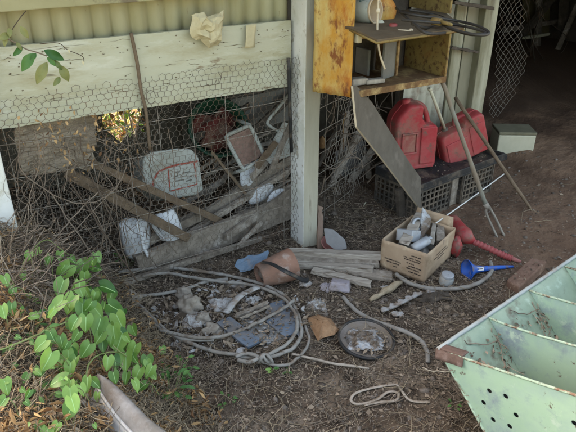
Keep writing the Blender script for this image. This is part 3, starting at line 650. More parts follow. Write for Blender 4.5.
# behind the mesh right of the post
b = MB(); b.prism([PW(x, y, .62) for x, y in ((336, 152), (362, 138), (374, 160), (360, 186), (338, 178))], N*.01)
tag(b.build('grey_sheet', m_stone, bevel=.003), 'grey sheet leaning in the dark behind the mesh right of the middle post', 'sheet')
planks2 = [(322, 202, 366, 122, .40, .48, .04, .02, m_paleplank, 'palest board leaning behind the mesh right of the middle post'), (346, 188, 384, 134, .45, .5, .05, .02, m_paleplank, 'wide pale board leaning behind the mesh close to the fibreboard'), (318, 166, 352, 100, .5, .62, .025, .02, m_darkwood, 'dark batten sloping up behind the mesh right of the middle post'), (320, 196, 372, 108, .58, .66, .025, .02, m_plank, 'second batten sloping up behind the mesh right of the middle post'), (330, 202, 388, 152, .66, .72, .04, .02, m_darkwood, 'dark plank propped behind the leaning fibreboard'), (348, 112, 340, 160, .5, .5, .03, .02, m_plank, 'short upright batten behind the mesh under the rusty shelf'), (372, 205, 366, 150, .5, .55, .04, .03, m_plank, 'upright grey stump behind the mesh left of the milk crates')]
for (x0, y0, x1, y1, w0, w1, wid, thk, m, lab) in planks2:
    b = MB(); b.plank(PW(x0, y0, w0), PW(x1, y1, w1), thk, wid, UP, 10, .003); tag(b.build('wooden_batten', m, bevel=.003), lab, 'plank', 'loose timber behind the right mesh')
b = MB(); b.tube(smooth_path([PW(344, 150, .3), PW(343, 126, .3), PW(346, 112, .32)], 5), .004, 6); tag(b.build('metal_rod', m_rust), 'thin rusty rod hanging under the rusty shelf panel', 'rod')
b = MB(); b.lathe([(.004, 0), (.016, .004), (.016, .055), (.008, .062), (.003, .07)], PW(322, 148, .2), UP, 12); tag(b.build('rusty_bottle', m_rust), 'small rusty bottle hung on the mesh beside the middle post', 'bottle')
for (pts, lab, r) in (([(366, 202), (364, 206), (368, 209), (366, 214), (368, 220)], 'cream hook of cord on the dark mesh left of the crates', .0035), ([(329, 214), (331, 219), (330, 225), (333, 231)], 'short cream cord hanging low on the mesh by the middle post', .0035)):
    b = MB(); b.tube(smooth_path([PW(x, y, .2) for x, y in pts], 4), r, 6); tag(b.build('cord_end', m_cream2), lab, 'cord')

b = MB(); random.seed(5)
for i in range(70):
    x = random.uniform(316, 392); y = random.uniform(96, 205); L0 = random.uniform(15, 60); an = random.choice((-.9, -.7, 1.2, .3)) + random.gauss(0, .35); w = random.uniform(.22, .6)
    pts = [(x + L0*t*math.cos(an) + random.gauss(0, 2.5), y + L0*t*math.sin(an) + random.gauss(0, 2.5)) for t in (0, .33, .66, 1)]
    b.tube(smooth_path([PW(px, min(py, 212), w + random.uniform(-.02, .02)) for px, py in pts], 4, .005), random.uniform(.001, .004), 5, cap=False)
tag(b.build('dead_vine', m_vine), 'dead vine stems tangled behind the mesh right of the middle post', 'dead vine')
# ------------------------------------------------------------------ rusty shelf
FS = PY(351, 95, 2.47)                                     # its lower front left corner
s_f = (FS-C0).dot(E); w_f = (FS-C0).dot(N)
s_r = s_f + .56; w_b = w_f + .315
sh = thing('metal_shelf', W((s_f+s_r)/2, (w_f+w_b)/2, .92), 'rusty cream metal shelf unit fixed beside the middle post', 'shelf')
b = MB(); bt = [PY(313, 91.5, 2.60), PY(350.5, 97, 2.47)]
b.sheet(lambda a, t: V((bt[0].lerp(bt[1], a).x, bt[0].lerp(bt[1], a).y, bt[0].z + (bt[1].z-bt[0].z)*a + t*.75 + .004*noise.noise(V((a*9, t*9, 0)))*(1-t))) + E*.003*noise.noise(V((a*3, t*5, 2))), 14, 24)
b.build('side_panel', m_rustcream, sh, solid=.006)
b = MB(); shedbox(b, s_f+.004, s_r, w_f, w_f+.018, .905, .935); shedbox(b, s_f+.004, s_r, w_f+.019, w_b, .917, .929); b.build('shelf_board', m_rust, sh, bevel=.002)
uz = 1.185
k0, k1, k2, k3 = P(350, 30, uz+.01), P(377, 43, uz), P(464, 30.5, uz+.012), W(s_r+.18, w_b-.02, uz+.01)
b = MB(); b.prism([k0, k1, k2, k3, W(s_f, w_b-.02, uz)], V((0, 0, .012))); b.build('shelf_board', mat('dusty_shelf_top', [(.085, .062, .036), (.15, .11, .065)], 9, bump=.3, spots=[((.10, .06, .03), 9, .6, .1)]), sh, bevel=.002)
b = MB(); b.tube([k0, k1], .005, 5); b.tube([k1, k2], .005, 5); b.build('shelf_lip', m_rustspeck, sh)
b = MB(); shedbox(b, s_f+.012, s_f+.034, w_f-.012, w_f+.02, uz-.045, uz+.008); b.build('bracket', m_cream2, sh, bevel=.003)
b = MB(); shedbox(b, s_f+.02, s_r-.01, w_f+.10, w_f+.118, uz-.055, uz-.004); b.build('cross_rail', m_rust, sh, bevel=.002)
b = MB(); shedbox(b, s_r-.012, s_r, w_f+.002, w_b-.02, .9295, uz-.012); b.build('end_panel', m_rustspeck, sh, bevel=.002)
b = MB(); shedbox(b, s_r-.012, s_r, w_f+.02, w_b-.02, uz+.03, 1.75); b.build('end_panel', m_rustspeck, sh, bevel=.002)
b = MB(); shedbox(b, s_f+.02, s_r-.03, w_b-.018, w_b-.008, .93, 1.75); b.build('back_panel', m_darkwood, sh)
b = MB(); shedbox(b, s_f+.004, s_r+.16, w_f, w_b, 1.475, 1.487); b.build('shelf_board', m_rust, sh)  # unseen top board, added to shade the shelves below
# things on the shelf
gb = thing('grey_box', PY(385, 82, 2.66), 'dark grey open box on the lower shelf', 'box')
c = W(s_f+.30, w_f+.12, .936); Rb = axes(E, N, UP)
b = MB(); b.box(c + UP*.10, (.11, .012, .20), rotm(rz=20) @ Rb); b.build('front_panel', m_grey, gb, bevel=.002)
b = MB(); b.box(c + UP*.10 + E*.055 + N*.08, (.012, .16, .20), Rb); b.build('side_panel', m_rust, gb, bevel=.002)
b = MB(); b.box(c + UP*.06 - E*.06 + N*.12, (.012, .10, .12), Rb); b.build('side_panel', m_grey, gb, bevel=.002)
for (x, y, Yd, sz, lab) in ((358, 77, 2.60, (.085, .05, .03), 'pale block lying at the left of the lower shelf'), (374, 81, 2.62, (.10, .04, .022), 'pale folded cloth on the lower shelf beside the grey box')):
    p = PY(x, y, Yd); b = MB(); b.box((p.x, p.y, .9355+sz[2]/2), sz, rotm(rz=24)); tag(b.build('pale_block', m_greywood, bevel=.008), lab, 'block')
tc = thing('tin_can', PY(365, 26, 2.62), 'white tin with green print lying on its side on the upper shelf', 'tin')
c = PY(366, 11, 2.62); axd = V((.75, -.65, .12)).normalized()
b = MB(); b.lathe([(.05, -.05), (.052, -.048), (.052, .048), (.047, .05)], c, axd, 26); b.build('body', mat('printed_tin', [(.32, .32, .26), (.40, .40, .33)], 6, rough=.45, spots=[((.06, .13, .11), 24, .60, .03)]), tc)
b = MB(); b.lathe([(.0535, .044), (.0545, .050), (.0515, .053), (.047, .048), (.046, -.04), (.002, -.041)], c, axd, 26); b.build('rim', mat('tin_rim', [(.40, .28, .16), (.52, .40, .26)], 6), tc)
b = MB(); c = PY(383, 11, 2.70); b.lathe([(.045, -.03), (.062, -.03), (.064, .0), (.052, .012), (.003, .010)], c, (.25, -.95, .2), 26); tag(b.build('biscuit_tin', m_rustcream), 'tan round tin lid standing behind the tin on the upper shelf', 'lid')
b = MB(); rock(b, PY(380, 24, 2.6) , (.02, .018, .018), 3, amp=.1); tag(b.build('wooden_ball', m_cream2), 'tan knob in front of the tin on the upper shelf', 'knob')
p = P(393, 28, uz+.015); b = MB(); b.lathe([(.016, 0), (.017, .016), (.012, .018), (.002, .018)], p, UP, 14); tag(b.build('bottle_cap', m_red2), 'small red bottle cap on the upper shelf', 'cap')
b = MB(); b.tube([P(398, 30, uz+.02), P(411, 31, uz+.02)], .004, 6); b.lathe([(.003, 0), (.009, .003), (.009, .009), (.003, .012)], P(411, 31.5, uz+.016), UP, 10); tag(b.build('pale_screw', m_edge), 'pale pin with a round head on the upper shelf edge', 'pin')
b = MB()
for k, pts in enumerate(([(400, 12), (420, 16), (452, 20), (478, 26), (489, 33), (478, 35), (455, 30), (438, 22)], [(402, 20), (425, 22), (450, 24), (472, 28), (486, 33), (470, 34.5), (448, 28)], [(396, 8), (412, 22), (426, 33), (445, 33)], [(410, 10), (432, 14), (446, 20), (430, 28), (412, 24)])):
    b.tube(smooth_path([P(x, y, uz + .055 - .0015*k*3 + (.02 if x < 430 else -.02)) for x, y in pts], 7), .0055, 7)
tag(b.build('cable_loop', m_cable), 'looped black cable lying on the upper shelf and drooping off its right end', 'cable')
b = MB(); a = P(432, 21, uz+.05); b.tube([a, P(441, 22, uz+.05)], [.015, .015], 9); b.tube([P(441, 22, uz+.05), P(452, 25, uz+.045)], [.009, .006], 8); tag(b.build('cable_plug', m_rustspeck), 'dull yellow plug joined to the black cable on the upper shelf', 'plug')
b = MB(); b.tube(smooth_path([PY(379, -14, 2.40), PY(378, 10, 2.40), PY(377.5, 34, 2.40), PY(380, 54, 2.40), PY(385, 69, 2.40)], 6), .0042, 7); b.lathe([(.003, -.01), (.008, -.006), (.008, .006), (.003, .01)], PY(378, 11, 2.40), UP, 9)
tag(b.build('dangling_cord', m_edge), 'pale cord hanging in front of the rusty shelf', 'cord')

# ------------------------------------------------------------------ leaning fibreboard
pa, pb, pc = PY(353, 87, 2.45), PY(421, 210, 2.93), PY(373, 102, 2.60)
nrm = (pb-pa).cross(pc-pa).normalized()
def onpl(x, y):
    r = ray(x, y); t = (pa-CO).dot(nrm)/r.dot(nrm); return CO + r*t
out = [(353, 86), (357, 127), (384, 161), (421, 210), (421, 178), (408, 160), (372, 102), (357, 86)]
b = MB(); b.prism([onpl(*p) for p in out], nrm*(.010 if nrm.y > 0 else -.010), 0, 1)
tag(b.build('leaning_fibreboard', [m_panel, m_edge], bevel=.0008), 'brown fibreboard with a pale cut edge leaning from the shelf to the carton', 'board')

# ------------------------------------------------------------------ bench of milk crates
cA = P(420.5, 186, .245); cB = P(506, 154, .245)
ex = (cB-cA); ex.z = 0; Lb = ex.length; ex.normalize(); ey = V((-ex.y, ex.x, 0)); DB = .36
def LB(x, y, z): return V((cA.x, cA.y, 0)) + ex*x + ey*y + UP*z
def milk_crate(x0, wid, dep, z0, z1, label):
    t = thing('milk_crate', LB(x0+wid/2, .02+dep/2, z0), label, 'crate', 'crates under the black tray')
    R = axes(ex, ey, UP); b = MB(); th = .008; y0 = .02
    for (f, o, d1, L1) in ((LB(x0, y0, 0), ey, ex, wid), (LB(x0, y0+dep, 0), ey, ex, wid), (LB(x0, y0, 0), ex, ey, dep), (LB(x0+wid, y0, 0), ex, ey, dep)):
        nb_ = int(L1/.034)
        for i in range(nb_+1):
            q = f + d1*(L1*i/nb_); q2 = V((q.x, q.y, 0)); k = .020 if i in (0, nb_) else .009
            b.box(q2 + UP*(z0+z1)/2, (k if d1 is ex else th, th if d1 is ex else k, z1-z0), R)
        nz_ = int((z1-z0)/.034)
        for j in range(nz_+1):
            zz = z0 + .008 + (z1-z0-.016)*j/nz_; q = f + d1*(L1/2); k = .022 if j in (0, nz_) else .009
            b.box(V((q.x, q.y, zz)), (L1-.002 if d1 is ex else th*.8, th*.8 if d1 is ex else L1-.002, k), R)
    b.build('lattice', m_crate, t)
    b = MB(); b.box(LB(x0+wid/2, y0+dep/2, z0+.012), (wid-.03, dep-.03, .008), R); b.build('base', m_crate, t)
milk_crate(.012, .30, .33, .0, .20, 'milk crate under the left end of the black tray')
milk_crate(.435, .30, .33, .0, .20, 'milk crate under the right end of the black tray')
b = MB(); b.plank(LB(.375, .06, -.02), LB(.375, .06, .198), .10, .03, ey, 5, .002); tag(b.build('wooden_block', m_plank, bevel=.003), 'upright board between the two milk crates', 'board')
ty = thing('black_tray', LB(Lb/2, DB/2, .20), 'dusty black plastic tray on the milk crates beneath the red cans', 'tray')
b = MB(); R = axes(ex, ey, UP)
b.box(LB(Lb/2, DB/2, .207), (Lb, DB, .012), R)
b.build('base', m_black, ty, bevel=.002)
b = MB()
for (cx_, cy_, sx_, sy_) in ((Lb/2, .008, Lb, .014), (Lb/2, DB-.008, Lb, .014), (.008, DB/2, .014, DB-.032), (Lb-.008, DB/2, .014, DB-.032)): b.box(LB(cx_, cy_, .226), (sx_, sy_, .048), R)
b.build('rim', m_black, ty, bevel=.003)
# ragged sticks under the tray's left end
b = MB(); b.plank(LB(-.02, .10, .0), LB(-.025, .13, .19), .05, .03, ey, 5, .003); tag(b.build('wooden_block', m_darkwood, bevel=.003), 'dark upright board at the left corner of the black tray', 'board')

# ------------------------------------------------------------------ red fuel cans
def jerry(name, px, py, yb, wd, dp, ht, lab, rz, tilt, recess=True, spout=None):
    base = LB(px, yb, .214); t = thing(name, base, lab, 'fuel can', 'red fuel cans on the black tray')
    R = Matrix.Rotation(math.radians(rz), 3, 'Z') @ axes(ex, ey, UP) @ Matrix.Rotation(math.radians(tilt), 3, 'Y')
    def L(x, y, z): return base + R @ V((x, y, z))
    # outline of the front with shoulder and handle hole, pushed through the depth in rounded layers
    w = wd/2
    out = []
    def arc(cx, cz, r, a0, a1, n=6):
        for i in range(n+1):
            a = math.radians(a0 + (a1-a0)*i/n); out.append((cx+r*math.cos(a), cz+r*math.sin(a)))
    if spout is None:      # big can: rounded left shoulder, sloping to a grip on the right
        arc(w-.03, .03, .03, -90, 0); arc(w-.03, ht*.60, .03, 0, 75); out.append((w*.42, ht*.69)); out.append((w*.20, ht*.80)); arc(w*.08, ht*.955, .018, 0, 90); arc(-w*.25, ht*.86, ht*.14, 90, 130); arc(-w+.10, ht*.70, .10, 140, 180); arc(-w+.03, .03, .03, 180, 270)
    else:
        arc(w-.025, .025, .025, -90, 0); arc(w-.035, ht-.035, .035, 0, 90); arc(w*.22, ht-.02, .018, 90, 150); arc(-w*.05, ht*.82, .012, 20, 90, 3); arc(-w+.04, ht*.82-.03, .04, 90, 180); arc(-w+.025, .025, .025, 180, 270)
    n = len(out); cx = sum(p[0] for p in out)/n; cz = sum(p[1] for p in out)/n
    b = MB(); lay = [(-.5, .90), (-.47, .95), (-.42, .985), (-.34, 1), (.34, 1), (.42, .985), (.47, .95), (.5, .90)]
    vs = []
    for y, k in lay:
        for x, z in out: vs.append(L(cx+(x-cx)*k, y*dp, cz+(z-cz)*k))
    fs = [tuple(range(n)), tuple(range((len(lay)-1)*n, len(lay)*n))[::-1]]
    for i in range(len(lay)-1):
        for j in range(n): fs.append((i*n+j, (i+1)*n+j, (i+1)*n+(j+1) % n, i*n+(j+1) % n))
    b.add(vs, fs); ob = b.build('body', m_red, t)
    sm_ = MB(); sm_.tube([L(cx+(x-cx)*1.004, 0, cz+(z-cz)*1.004) for x, z in out] + [L(cx+(out[0][0]-cx)*1.004, 0, cz+(out[0][1]-cz)*1.004)], .0035, 6); sm_.build('seam', m_red, t)
    for p in ob.data.polygons: p.use_smooth = len(p.vertices) == 4
    # raised panels on the front face
    yf = -.5*dp
    def raised(x0, x1, z0, z1, th, nm, m=m_red, bev=.008):
        bb = MB(); bb.box(L((x0+x1)/2, yf-th/2+.001, (z0+z1)/2), (x1-x0, th, z1-z0), R); return bb.build(nm, m, t, bevel=bev)
    if spout is None:
        fr = MB()
        xa, xb, za, zb = -w*.74, w*.02, ht*.27, ht*.60
        for (x0, x1, z0, z1) in ((xa, xb, za, za+.012), (xa, xb, zb-.012, zb), (xa, xa+.012, za+.0125, zb-.0125), (xb-.012, xb, za+.0125, zb-.0125)): fr.box(L((x0+x1)/2, yf-.005, (z0+z1)/2), (x1-x0, .012, z1-z0), R)
        fr.build('panel_frame', m_red, t, bevel=.004)
        raised(xa+.014, xb-.014, za+.014, zb-.014, .003, 'dusty_panel', mat('dusty_red', [(.27, .12, .09), (.33, .17, .125)], 9, spots=[((.25, .05, .045), 8, .58, .1)]), .002)
        raised(w*.16, w*.86, ht*.10, ht*.66, .012, 'raised_panel')
        raised(-w*.85, w*.86, ht*.03, ht*.08, .006, 'lower_rib')
        h = MB(); h.tube(smooth_path([L(-w*.10, 0, ht*.955), L(w*.20, 0, ht*.965), L(w*.55, 0, ht*.86), L(w*.80, 0, ht*.60)], 6), [.019]*19, 10, flat=.85); h.build('handle', m_red, t)
        h = MB(); h.lathe([(.024, -.01), (.026, .012), (.020, .018), (.003, .018)], L(-w*.35, 0, ht*1.0), R @ V((-.1, 0, 1)), 16); h.build('cap', m_red, t)
    else:
        raised(-w*.86, w*.10, ht*.08, ht*.62, .008, 'raised_panel'); raised(w*.28, w*.42, ht*.38, ht*.52, .005, 'small_badge', bev=.004)
        for (z0) in (ht*.06,): raised(w*.22, w*.86, z0, ht*.80, .006, 'raised_panel')
        h = MB(); h.tube(smooth_path([L(-w*.12, 0, ht*.78), L(-w*.05, 0, ht*.98), L(w*.3, 0, ht*1.0), L(w*.6, 0, ht*.97)], 6), .014, 9); h.build('handle', m_red, t)
        h = MB(); c_ = L(-w*.52, 0, ht*.82); h.lathe([(.020, -.01), (.022, .02), (.016, .026), (.003, .026)], c_, R @ V((-.3, 0, .95)), 14); capo = h.build('cap', m_black, t)
        h = MB(); a_ = c_ + R @ V((-.3, 0, .95))*.015; e_ = PY(430, 89, 3.28); h.tube([a_, a_.lerp(e_, .5)+UP*.004, e_], [.011, .010, .009], 9); h.lathe([(.009, -.008), (.013, -.006), (.013, .006), (.004, .008)], e_, (e_-a_), 10); h.build('spout', m_cream2, capo)
    return t
jerry('fuel_can', .245, 0, .30, .275, .17, .415, 'larger red fuel can with a square panel on its front', -24, -2)
jerry('fuel_can', .655, 0, .20, .32, .15, .275, 'smaller red fuel can tipped to the left with a cream spout', -20, -20, spout=1)

# ------------------------------------------------------------------ fork, stick and rod
fk = thing('garden_fork', P(500, 236, 0), 'long forked tool with two prongs leaning on the shelf in front of the red cans', 'fork')
top = PY(441, 78, 2.80); mid = PY(486, 206, 2.87)
b = MB(); b.tube([top + (mid-top)*(i/10) + V((.003*noise.noise(V((i*.6, 0, 0))), 0, .002*noise.noise(V((i*.6, 5, 0))))) for i in range(11)], [.011 if i < 7 else .0125 for i in range(11)], 9, mi=0); o = b.build('handle', mat('old_grey_green_handle', [(.15, .11, .075), (.24, .20, .15)], 4, stretch=(1, 1, .5), spots=[((.20, .23, .20), 3, .55, .08)]), fk)
b = MB()
b.tube([mid - (mid-top).normalized()*.02, PY(489, 209, 2.87)], [.016, .014], 9)
sk = b.build('socket', m_greywood, fk)
for (x, y, x2, y2, x3, y3) in ((486, 210, 490, 222, 497, 237), (491, 208, 497, 221, 504, 236)):
    b = MB(); b.tube(smooth_path([PY(488, 207, 2.87), PY(x, y+2, 2.87), PY(x2, y2, 2.88), P(x3, y3, -.005)], 4), .010, 8, flat=.7); b.build('prong', m_greywood, sk)
b = MB(); a, c = PY(455, 97, 3.56), P(534, 214, -.01)
b.tube([a.lerp(c, i/12) + V((.004*noise.noise(V((i*.5, 9, 0))), .003*noise.noise(V((i*.5, 3, 0))), 0)) for i in range(13)], [.012]*11 + [.009, .003], 8)
tag(b.build('wooden_stick', m_brownstick), 'straight brown stick leaning behind the smaller can with its point in the dirt', 'stick')
b = MB(); b.tube([PY(436, 223, 2.68), PY(470, 199, 2.90), PY(504, 174, 3.14)], .0035, 6); tag(b.build('thin_rod', mat('pale_rod', [(.55, .55, .52), (.65, .65, .62)], 9)), 'thin pale rod running from the carton up to the right milk crate', 'rod')

# ------------------------------------------------------------------ cardboard carton
B0 = P(424, 283, .0); ux = (P(380, 267, 0)-B0); uy = (P(454, 256, 0)-B0); lx, ly = ux.length, uy.length; ux.normalize(); uy = UP.cross(ux) * (1 if UP.cross(ux).dot(uy) > 0 else -1); BH = .165
bxo = thing('cardboard_carton', B0 + ux*lx/2 + uy*ly/2, 'open cardboard carton filled with scrap tins and offcuts', 'carton')
def wall(o_, d, L_, inn, h0=BH, h1=BH, bulge=.004):
    b = MB()
    def fn(a, t):
        z = (h0+(h1-h0)*a)*t + .004*noise.noise(V((a*5, 3, o_.x*9)))*t; return o_ + d*(L_*a) + UP*z - inn*(bulge*math.sin(PI*a)*math.sin(PI*t)) + inn*.002*noise.noise(V((a*7, t*7, 1)))
    b.sheet(fn, 12, 8); return b
for nm, (o_, d, L_, inn) in (('side_panel', (B0, ux, lx, uy)), ('side_panel', (B0, uy, ly, ux)), ('side_panel', (B0+uy*ly, ux, lx, -uy)), ('side_panel', (B0+ux*lx, uy, ly, -ux))): wall(o_, d, L_, inn).build(nm, m_card, bxo, solid=.004)
b = MB(); b.box(B0 + ux*lx/2 + uy*ly/2 + UP*.006, (lx-.012, ly-.012, .004), axes(ux, uy, UP)); b.build('base', m_card, bxo)
b = MB(); o_ = B0+uy*ly; b.sheet(lambda a, t: o_ + ux*(lx*(.05+.9*a)) + UP*(BH + .05*t) + uy*(.012*t) + ux*.01*t*(1-2*a), 5, 3); b.build('flap', m_card, bxo, solid=.003)
b = MB()
def ink(d, o2, nrm, x0, x1, z, h):
    p = o2 + d*x0 + UP*z + nrm*.0072; q = o2 + d*x1 + UP*(z) + nrm*.0072; b.add([p, q, q+UP*h, p+UP*h], [(0, 1, 2, 3)])
rowsI = [(.128, [(.03, .045), (.05, .078)], .006), (.112, [(.025, .04), (.043, .06), (.065, .09), (.10, .118)], .005), (.100, [(.03, .075), (.08, .115)], .006), (.082, [(.06, .085), (.09, .10)], .005), (.066, [(.02, .05), (.055, .09), (.13, .16), (.165, .20), (.205, .222)], .006), (.052, [(.03, .06), (.065, .10), (.14, .175), (.18, .21)], .006), (.036, [(.02, .055), (.06, .085), (.15, .17)], .005)]
for z, xs, h in rowsI:
    for x0, x1 in xs:
        x = x0
        while x < x1:
            wd_ = random.choice((.0035, .005, .0065)); ink(ux, B0, -uy, x, min(x+wd_, x1), z, h*random.choice((1, 1.2, 1.4))); x += wd_+.0015
b.build('front_print', m_ink, bxo); b = MB()
for z, xs, h in [(.110, [(.10, .15), (.16, .22)], .005), (.094, [(.08, .13), (.14, .24)], .005), (.078, [(.12, .2)], .005)]:
    for x0, x1 in xs:
        x = x0
        while x < x1:
            wd_ = random.choice((.004, .006)); ink(uy, B0, -ux, x, min(x+wd_, x1), z, h*random.choice((1, 1.3))); x += wd_+.002
b.build('side_print', m_ink, bxo)
# carton contents
b = MB(); p = B0 + ux*.17 + uy*.14 + UP*.15; b.box(p, (.10, .075, .06), rotm(rx=-25, rz=-10) @ axes(ux, uy, UP)); tag(b.build('metal_tin', m_zinc, bevel=.004), 'square grey metal tin in the left of the carton', 'tin')
b = MB(); b.lathe([(.024, -.01), (.034, -.008), (.034, .008), (.024, .01), (.024, -.01)], B0 + ux*.17 + uy*.24 + UP*.175, (.3, -.8, .3), 20); tag(b.build('grey_ring', m_zinc), 'grey ring standing behind the square tin in the carton', 'ring')
b = MB(); b.plank(P(404, 243, .165), PY(421, 213, 2.80), .012, .055, ey, 10, .003); tag(b.build('timber_offcut', m_paleplank, bevel=.003), 'pale flat offcut lying slantwise across the carton', 'offcut')
b = MB()
pts = [PY(x, y, Y_) for x, y, Y_ in ((422, 208, 2.72), (431, 219, 2.70), (430, 227, 2.68), (424, 236, 2.64), (417, 244, 2.60), (421, 232, 2.66), (420, 220, 2.70))]
b.prism(pts, V((.004, .010, .004))); tag(b.build('bent_metal_strip', m_foil, bevel=.002), 'bent shiny metal strip rising out of the carton', 'metal strip')
b = MB(); b.tube([P(413, 249, .14), P(428, 240, .165)], [.024, .024], 14); b.tube([P(428, 240, .165), P(431, 238, .17)], [.014, .012], 10); tag(b.build('silver_bottle', m_zinc), 'silver grey bottle lying at the front of the carton', 'bottle')
b = MB(); b.plank(P(432, 242, .165), PY(434, 225, 2.72), .022, .022, ey, 8, .003); tag(b.build('timber_offcut', m_greywood, bevel=.002), 'short upright offcut wrapped in foil standing in the carton', 'offcut')
b = MB(); b.plank(P(440, 244, .14), PY(440, 222, 2.80), .045, .04, ey, 8, .004); tag(b.build('timber_offcut', m_plank, bevel=.003), 'broad grey offcut standing in the right of the carton', 'offcut')
b = MB(); crumple(b, B0 + ux*lx*.5 + uy*ly*.5 + UP*.10, ux, uy, UP, lx*.66, ly*.66, .05, 11, 16, 16); tag(b.build('crumpled_wrapper', m_grey), 'dusty wrappers crammed under the offcuts in the carton', 'wrapper')

# ------------------------------------------------------------------ red jug, blue funnel, brick, jar by the carton
jg = thing('red_jug', P(456, 250, 0), 'dusty red plastic jug with a ribbed spout lying behind the carton', 'jug')
pth = [P(450, 216, .13), P(456, 224, .11), P(462, 233, .09), P(468, 238, .075), P(473, 241, .06)]
b = MB(); pth2 = smooth_path(pth, 5); n_ = len(pth2)
def rr(i):
    t = i/(n_-1); return .010 + .024*sm(0, .12, t) + .012*sm(.2, .6, t) - .026*sm(.62, 1, t)
b.tube(pth2, [rr(i) for i in range(n_)], 16); b.build('neck', m_red2, jg)
b = MB(); rock(b, P(455, 246, .05), (.034, .05, .055), 8, amp=.16, n=16, m=12); b.build('body', m_red2, jg)
hose = smooth_path([P(474, 242, .058), P(488, 248, .045), (P(503, 255, .03)), P(512, 258.5, .022)], 14); k = len(hose)
b = MB(); b.tube(hose, [.0165 + .0028*math.sin(i*1.9) for i in range(k)], 12); b.build('ribbed_spout', mat('faded_pink_red_plastic', [(.25, .05, .052), (.34, .085, .08)], 9, rough=.6, spots=[((.24, .15, .12), 12, .6, .1)]), jg)
b = MB(); b.tube([P(511, 258, .022), P(521, 262, .012)], [.013, .008], 10); b.build('tip', mat('pink_plastic', [(.28, .10, .09), (.36, .15, .13)], 9), jg)
fn_ = thing('blue_funnel', P(485, 270, 0), 'bright blue plastic funnel with a white sticker lying on the dirt', 'funnel')
b = MB(); a = P(467, 270, .045); e = P(513, 266.5, .016); axf = (e-a); Lf = axf.length; axf.normalize()
b.lathe([(.052, -.002), (.054, 0), (.050, .006), (.034, .022), (.022, .045), (.017, .075), (.014, .12), (.010, Lf*.8), (.006, Lf), (.004, Lf), (.011, .10), (.015, .06), (.03, .022), (.048, .003)], a, axf, 22); b.build('cone', m_blue, fn_)
p = a + axf*.07; sdx = axf.cross(UP).normalized()*-1
toc = (CO-p).normalized(); sdl = axf.cross(toc).normalized()
b = MB(); vsx = [p + toc*.029 - axf*.036 + sdl*-.008, p + toc*.0205 + axf*.028 - sdl*.008, p + toc*.0205 + axf*.028 + sdl*.008, p + toc*.029 - axf*.036 + sdl*.008]; b.add(vsx, [(0, 1, 2, 3)]); stk = b.build('sticker', m_label, fn_)
b = MB()
for j, (q0_, q1_) in enumerate(((.1, .4), (.48, .9))):
    f0 = vsx[0].lerp(vsx[1], q0_).lerp(vsx[3].lerp(vsx[2], q0_), .35); f1 = vsx[0].lerp(vsx[1], q1_).lerp(vsx[3].lerp(vsx[2], q1_), .35); hh = (vsx[3]-vsx[0])*.3
    b.add([f0+toc*.001, f1+toc*.001, f1+hh+toc*.001, f0+hh+toc*.001], [(0, 1, 2, 3)])
b.build('sticker_print', m_ink, stk)
b = MB(); bz = .052; q = [P(531, 257.5, bz), P(547, 261, bz), P(519, 288, bz), P(507, 279.5, bz)]
b.prism(q, V((0, 0, -.06))); ob = b.build('rust_brown_brick', m_brick, bevel=.007); tag(ob, 'rust brown brick lying on the dirt beside the green hopper', 'brick')
jr = thing('glass_jar', P(444, 283, 0), 'grimy grey jar half buried at the front of the carton', 'jar')
b = MB(); b.lathe([(.002, 0), (.032, .002), (.035, .01), (.035, .04), (.028, .05)], P(445, 284, -.012), (.1, -.1, 1), 20); b.build('body', m_glass, jr)
b = MB(); b.lathe([(.030, .049), (.031, .062), (.028, .064), (.002, .062)], P(445, 284, -.012), (.1, -.1, 1), 20); b.build('lid', m_zinc, jr)

# ------------------------------------------------------------------ junk on the floor
pp = thing('clay_pot', P(275, 283, 0), 'dirty terracotta pot lying on its side below the middle post', 'pot')
b = MB(); a = P(259, 276, .058); e = P(292, 264, .075); axp = (e-a); Lp = axp.length; axp.normalize()
b.lathe([(.052, 0), (.056, -.002), (.060, .004), (.066, .05), (.075, Lp*.6), (.080, Lp), (.083, Lp+.002), (.078, Lp+.004), (.070, Lp*.6), (.055, .02), (.052, 0)], a, axp, 30, wob=.03); b.build('wall', m_terra, pp)
b = MB(); rock(b, a + axp*.05 - UP*.01, (.05, .05, .035), 4, amp=.3); b.build('soil', m_clod, pp)
b = MB(); pts = smooth_path([P(262, 262, .13), P(272, 264, .15), P(283, 270, .15), P(295, 276, .10), P(303, 280, .05), P(309, 280, .02)], 6)
b.tube(pts, .013, 8, flat=.3); tag(b.build('black_strap', m_black), 'curved black strap lying over the terracotta pot', 'strap')
b = MB(); crumple(b, P(253, 262, .05), V((.9, .4, 0)), V((-.3, .7, .6)), V((0, -.6, .8)), .16, .075, .010, 23, 7, 5, freq=7, rim=.5); tag(b.build('blue_film', m_bluefilm, solid=.001), 'torn blue plastic film behind the terracotta pot', 'plastic film')
b = MB(); b.lathe([(.002, .0), (.035, .002), (.046, .03), (.049, .04), (.044, .04), (.032, .008), (.002, .006)], P(329, 246, .02), (.1, -.5, .85), 24); tag(b.build('red_bowl', mat('dull_red_clay', [(.24, .10, .085), (.33, .15, .13)], 9, spots=[(DUST, 9, .6, .1)])), 'dull red bowl tilted at the foot of the middle post', 'bowl')
b = MB(); b.prism([P(x, y, .03 + .0045*(252-y)) for x, y in ((324, 231), (333, 232), (345, 242), (347, 249), (336, 251), (326, 243))], V((.0, .012, .012))); tag(b.build('slate_piece', m_stone, bevel=.004), 'curved grey slate leaning beside the red bowl', 'slate')
b = MB(); b.plank(P(320, 249, .0), PW(319.5, 205, .06), .022, .03, E, 8, .005); tag(b.build('timber_offcut', mat('reddish_old_wood', [(.17, .11, .08), (.28, .20, .15)], 12, bump=.5, stretch=(1, 1, .2)), bevel=.003), 'reddish splintered offcut standing against the right side of the middle post', 'offcut')
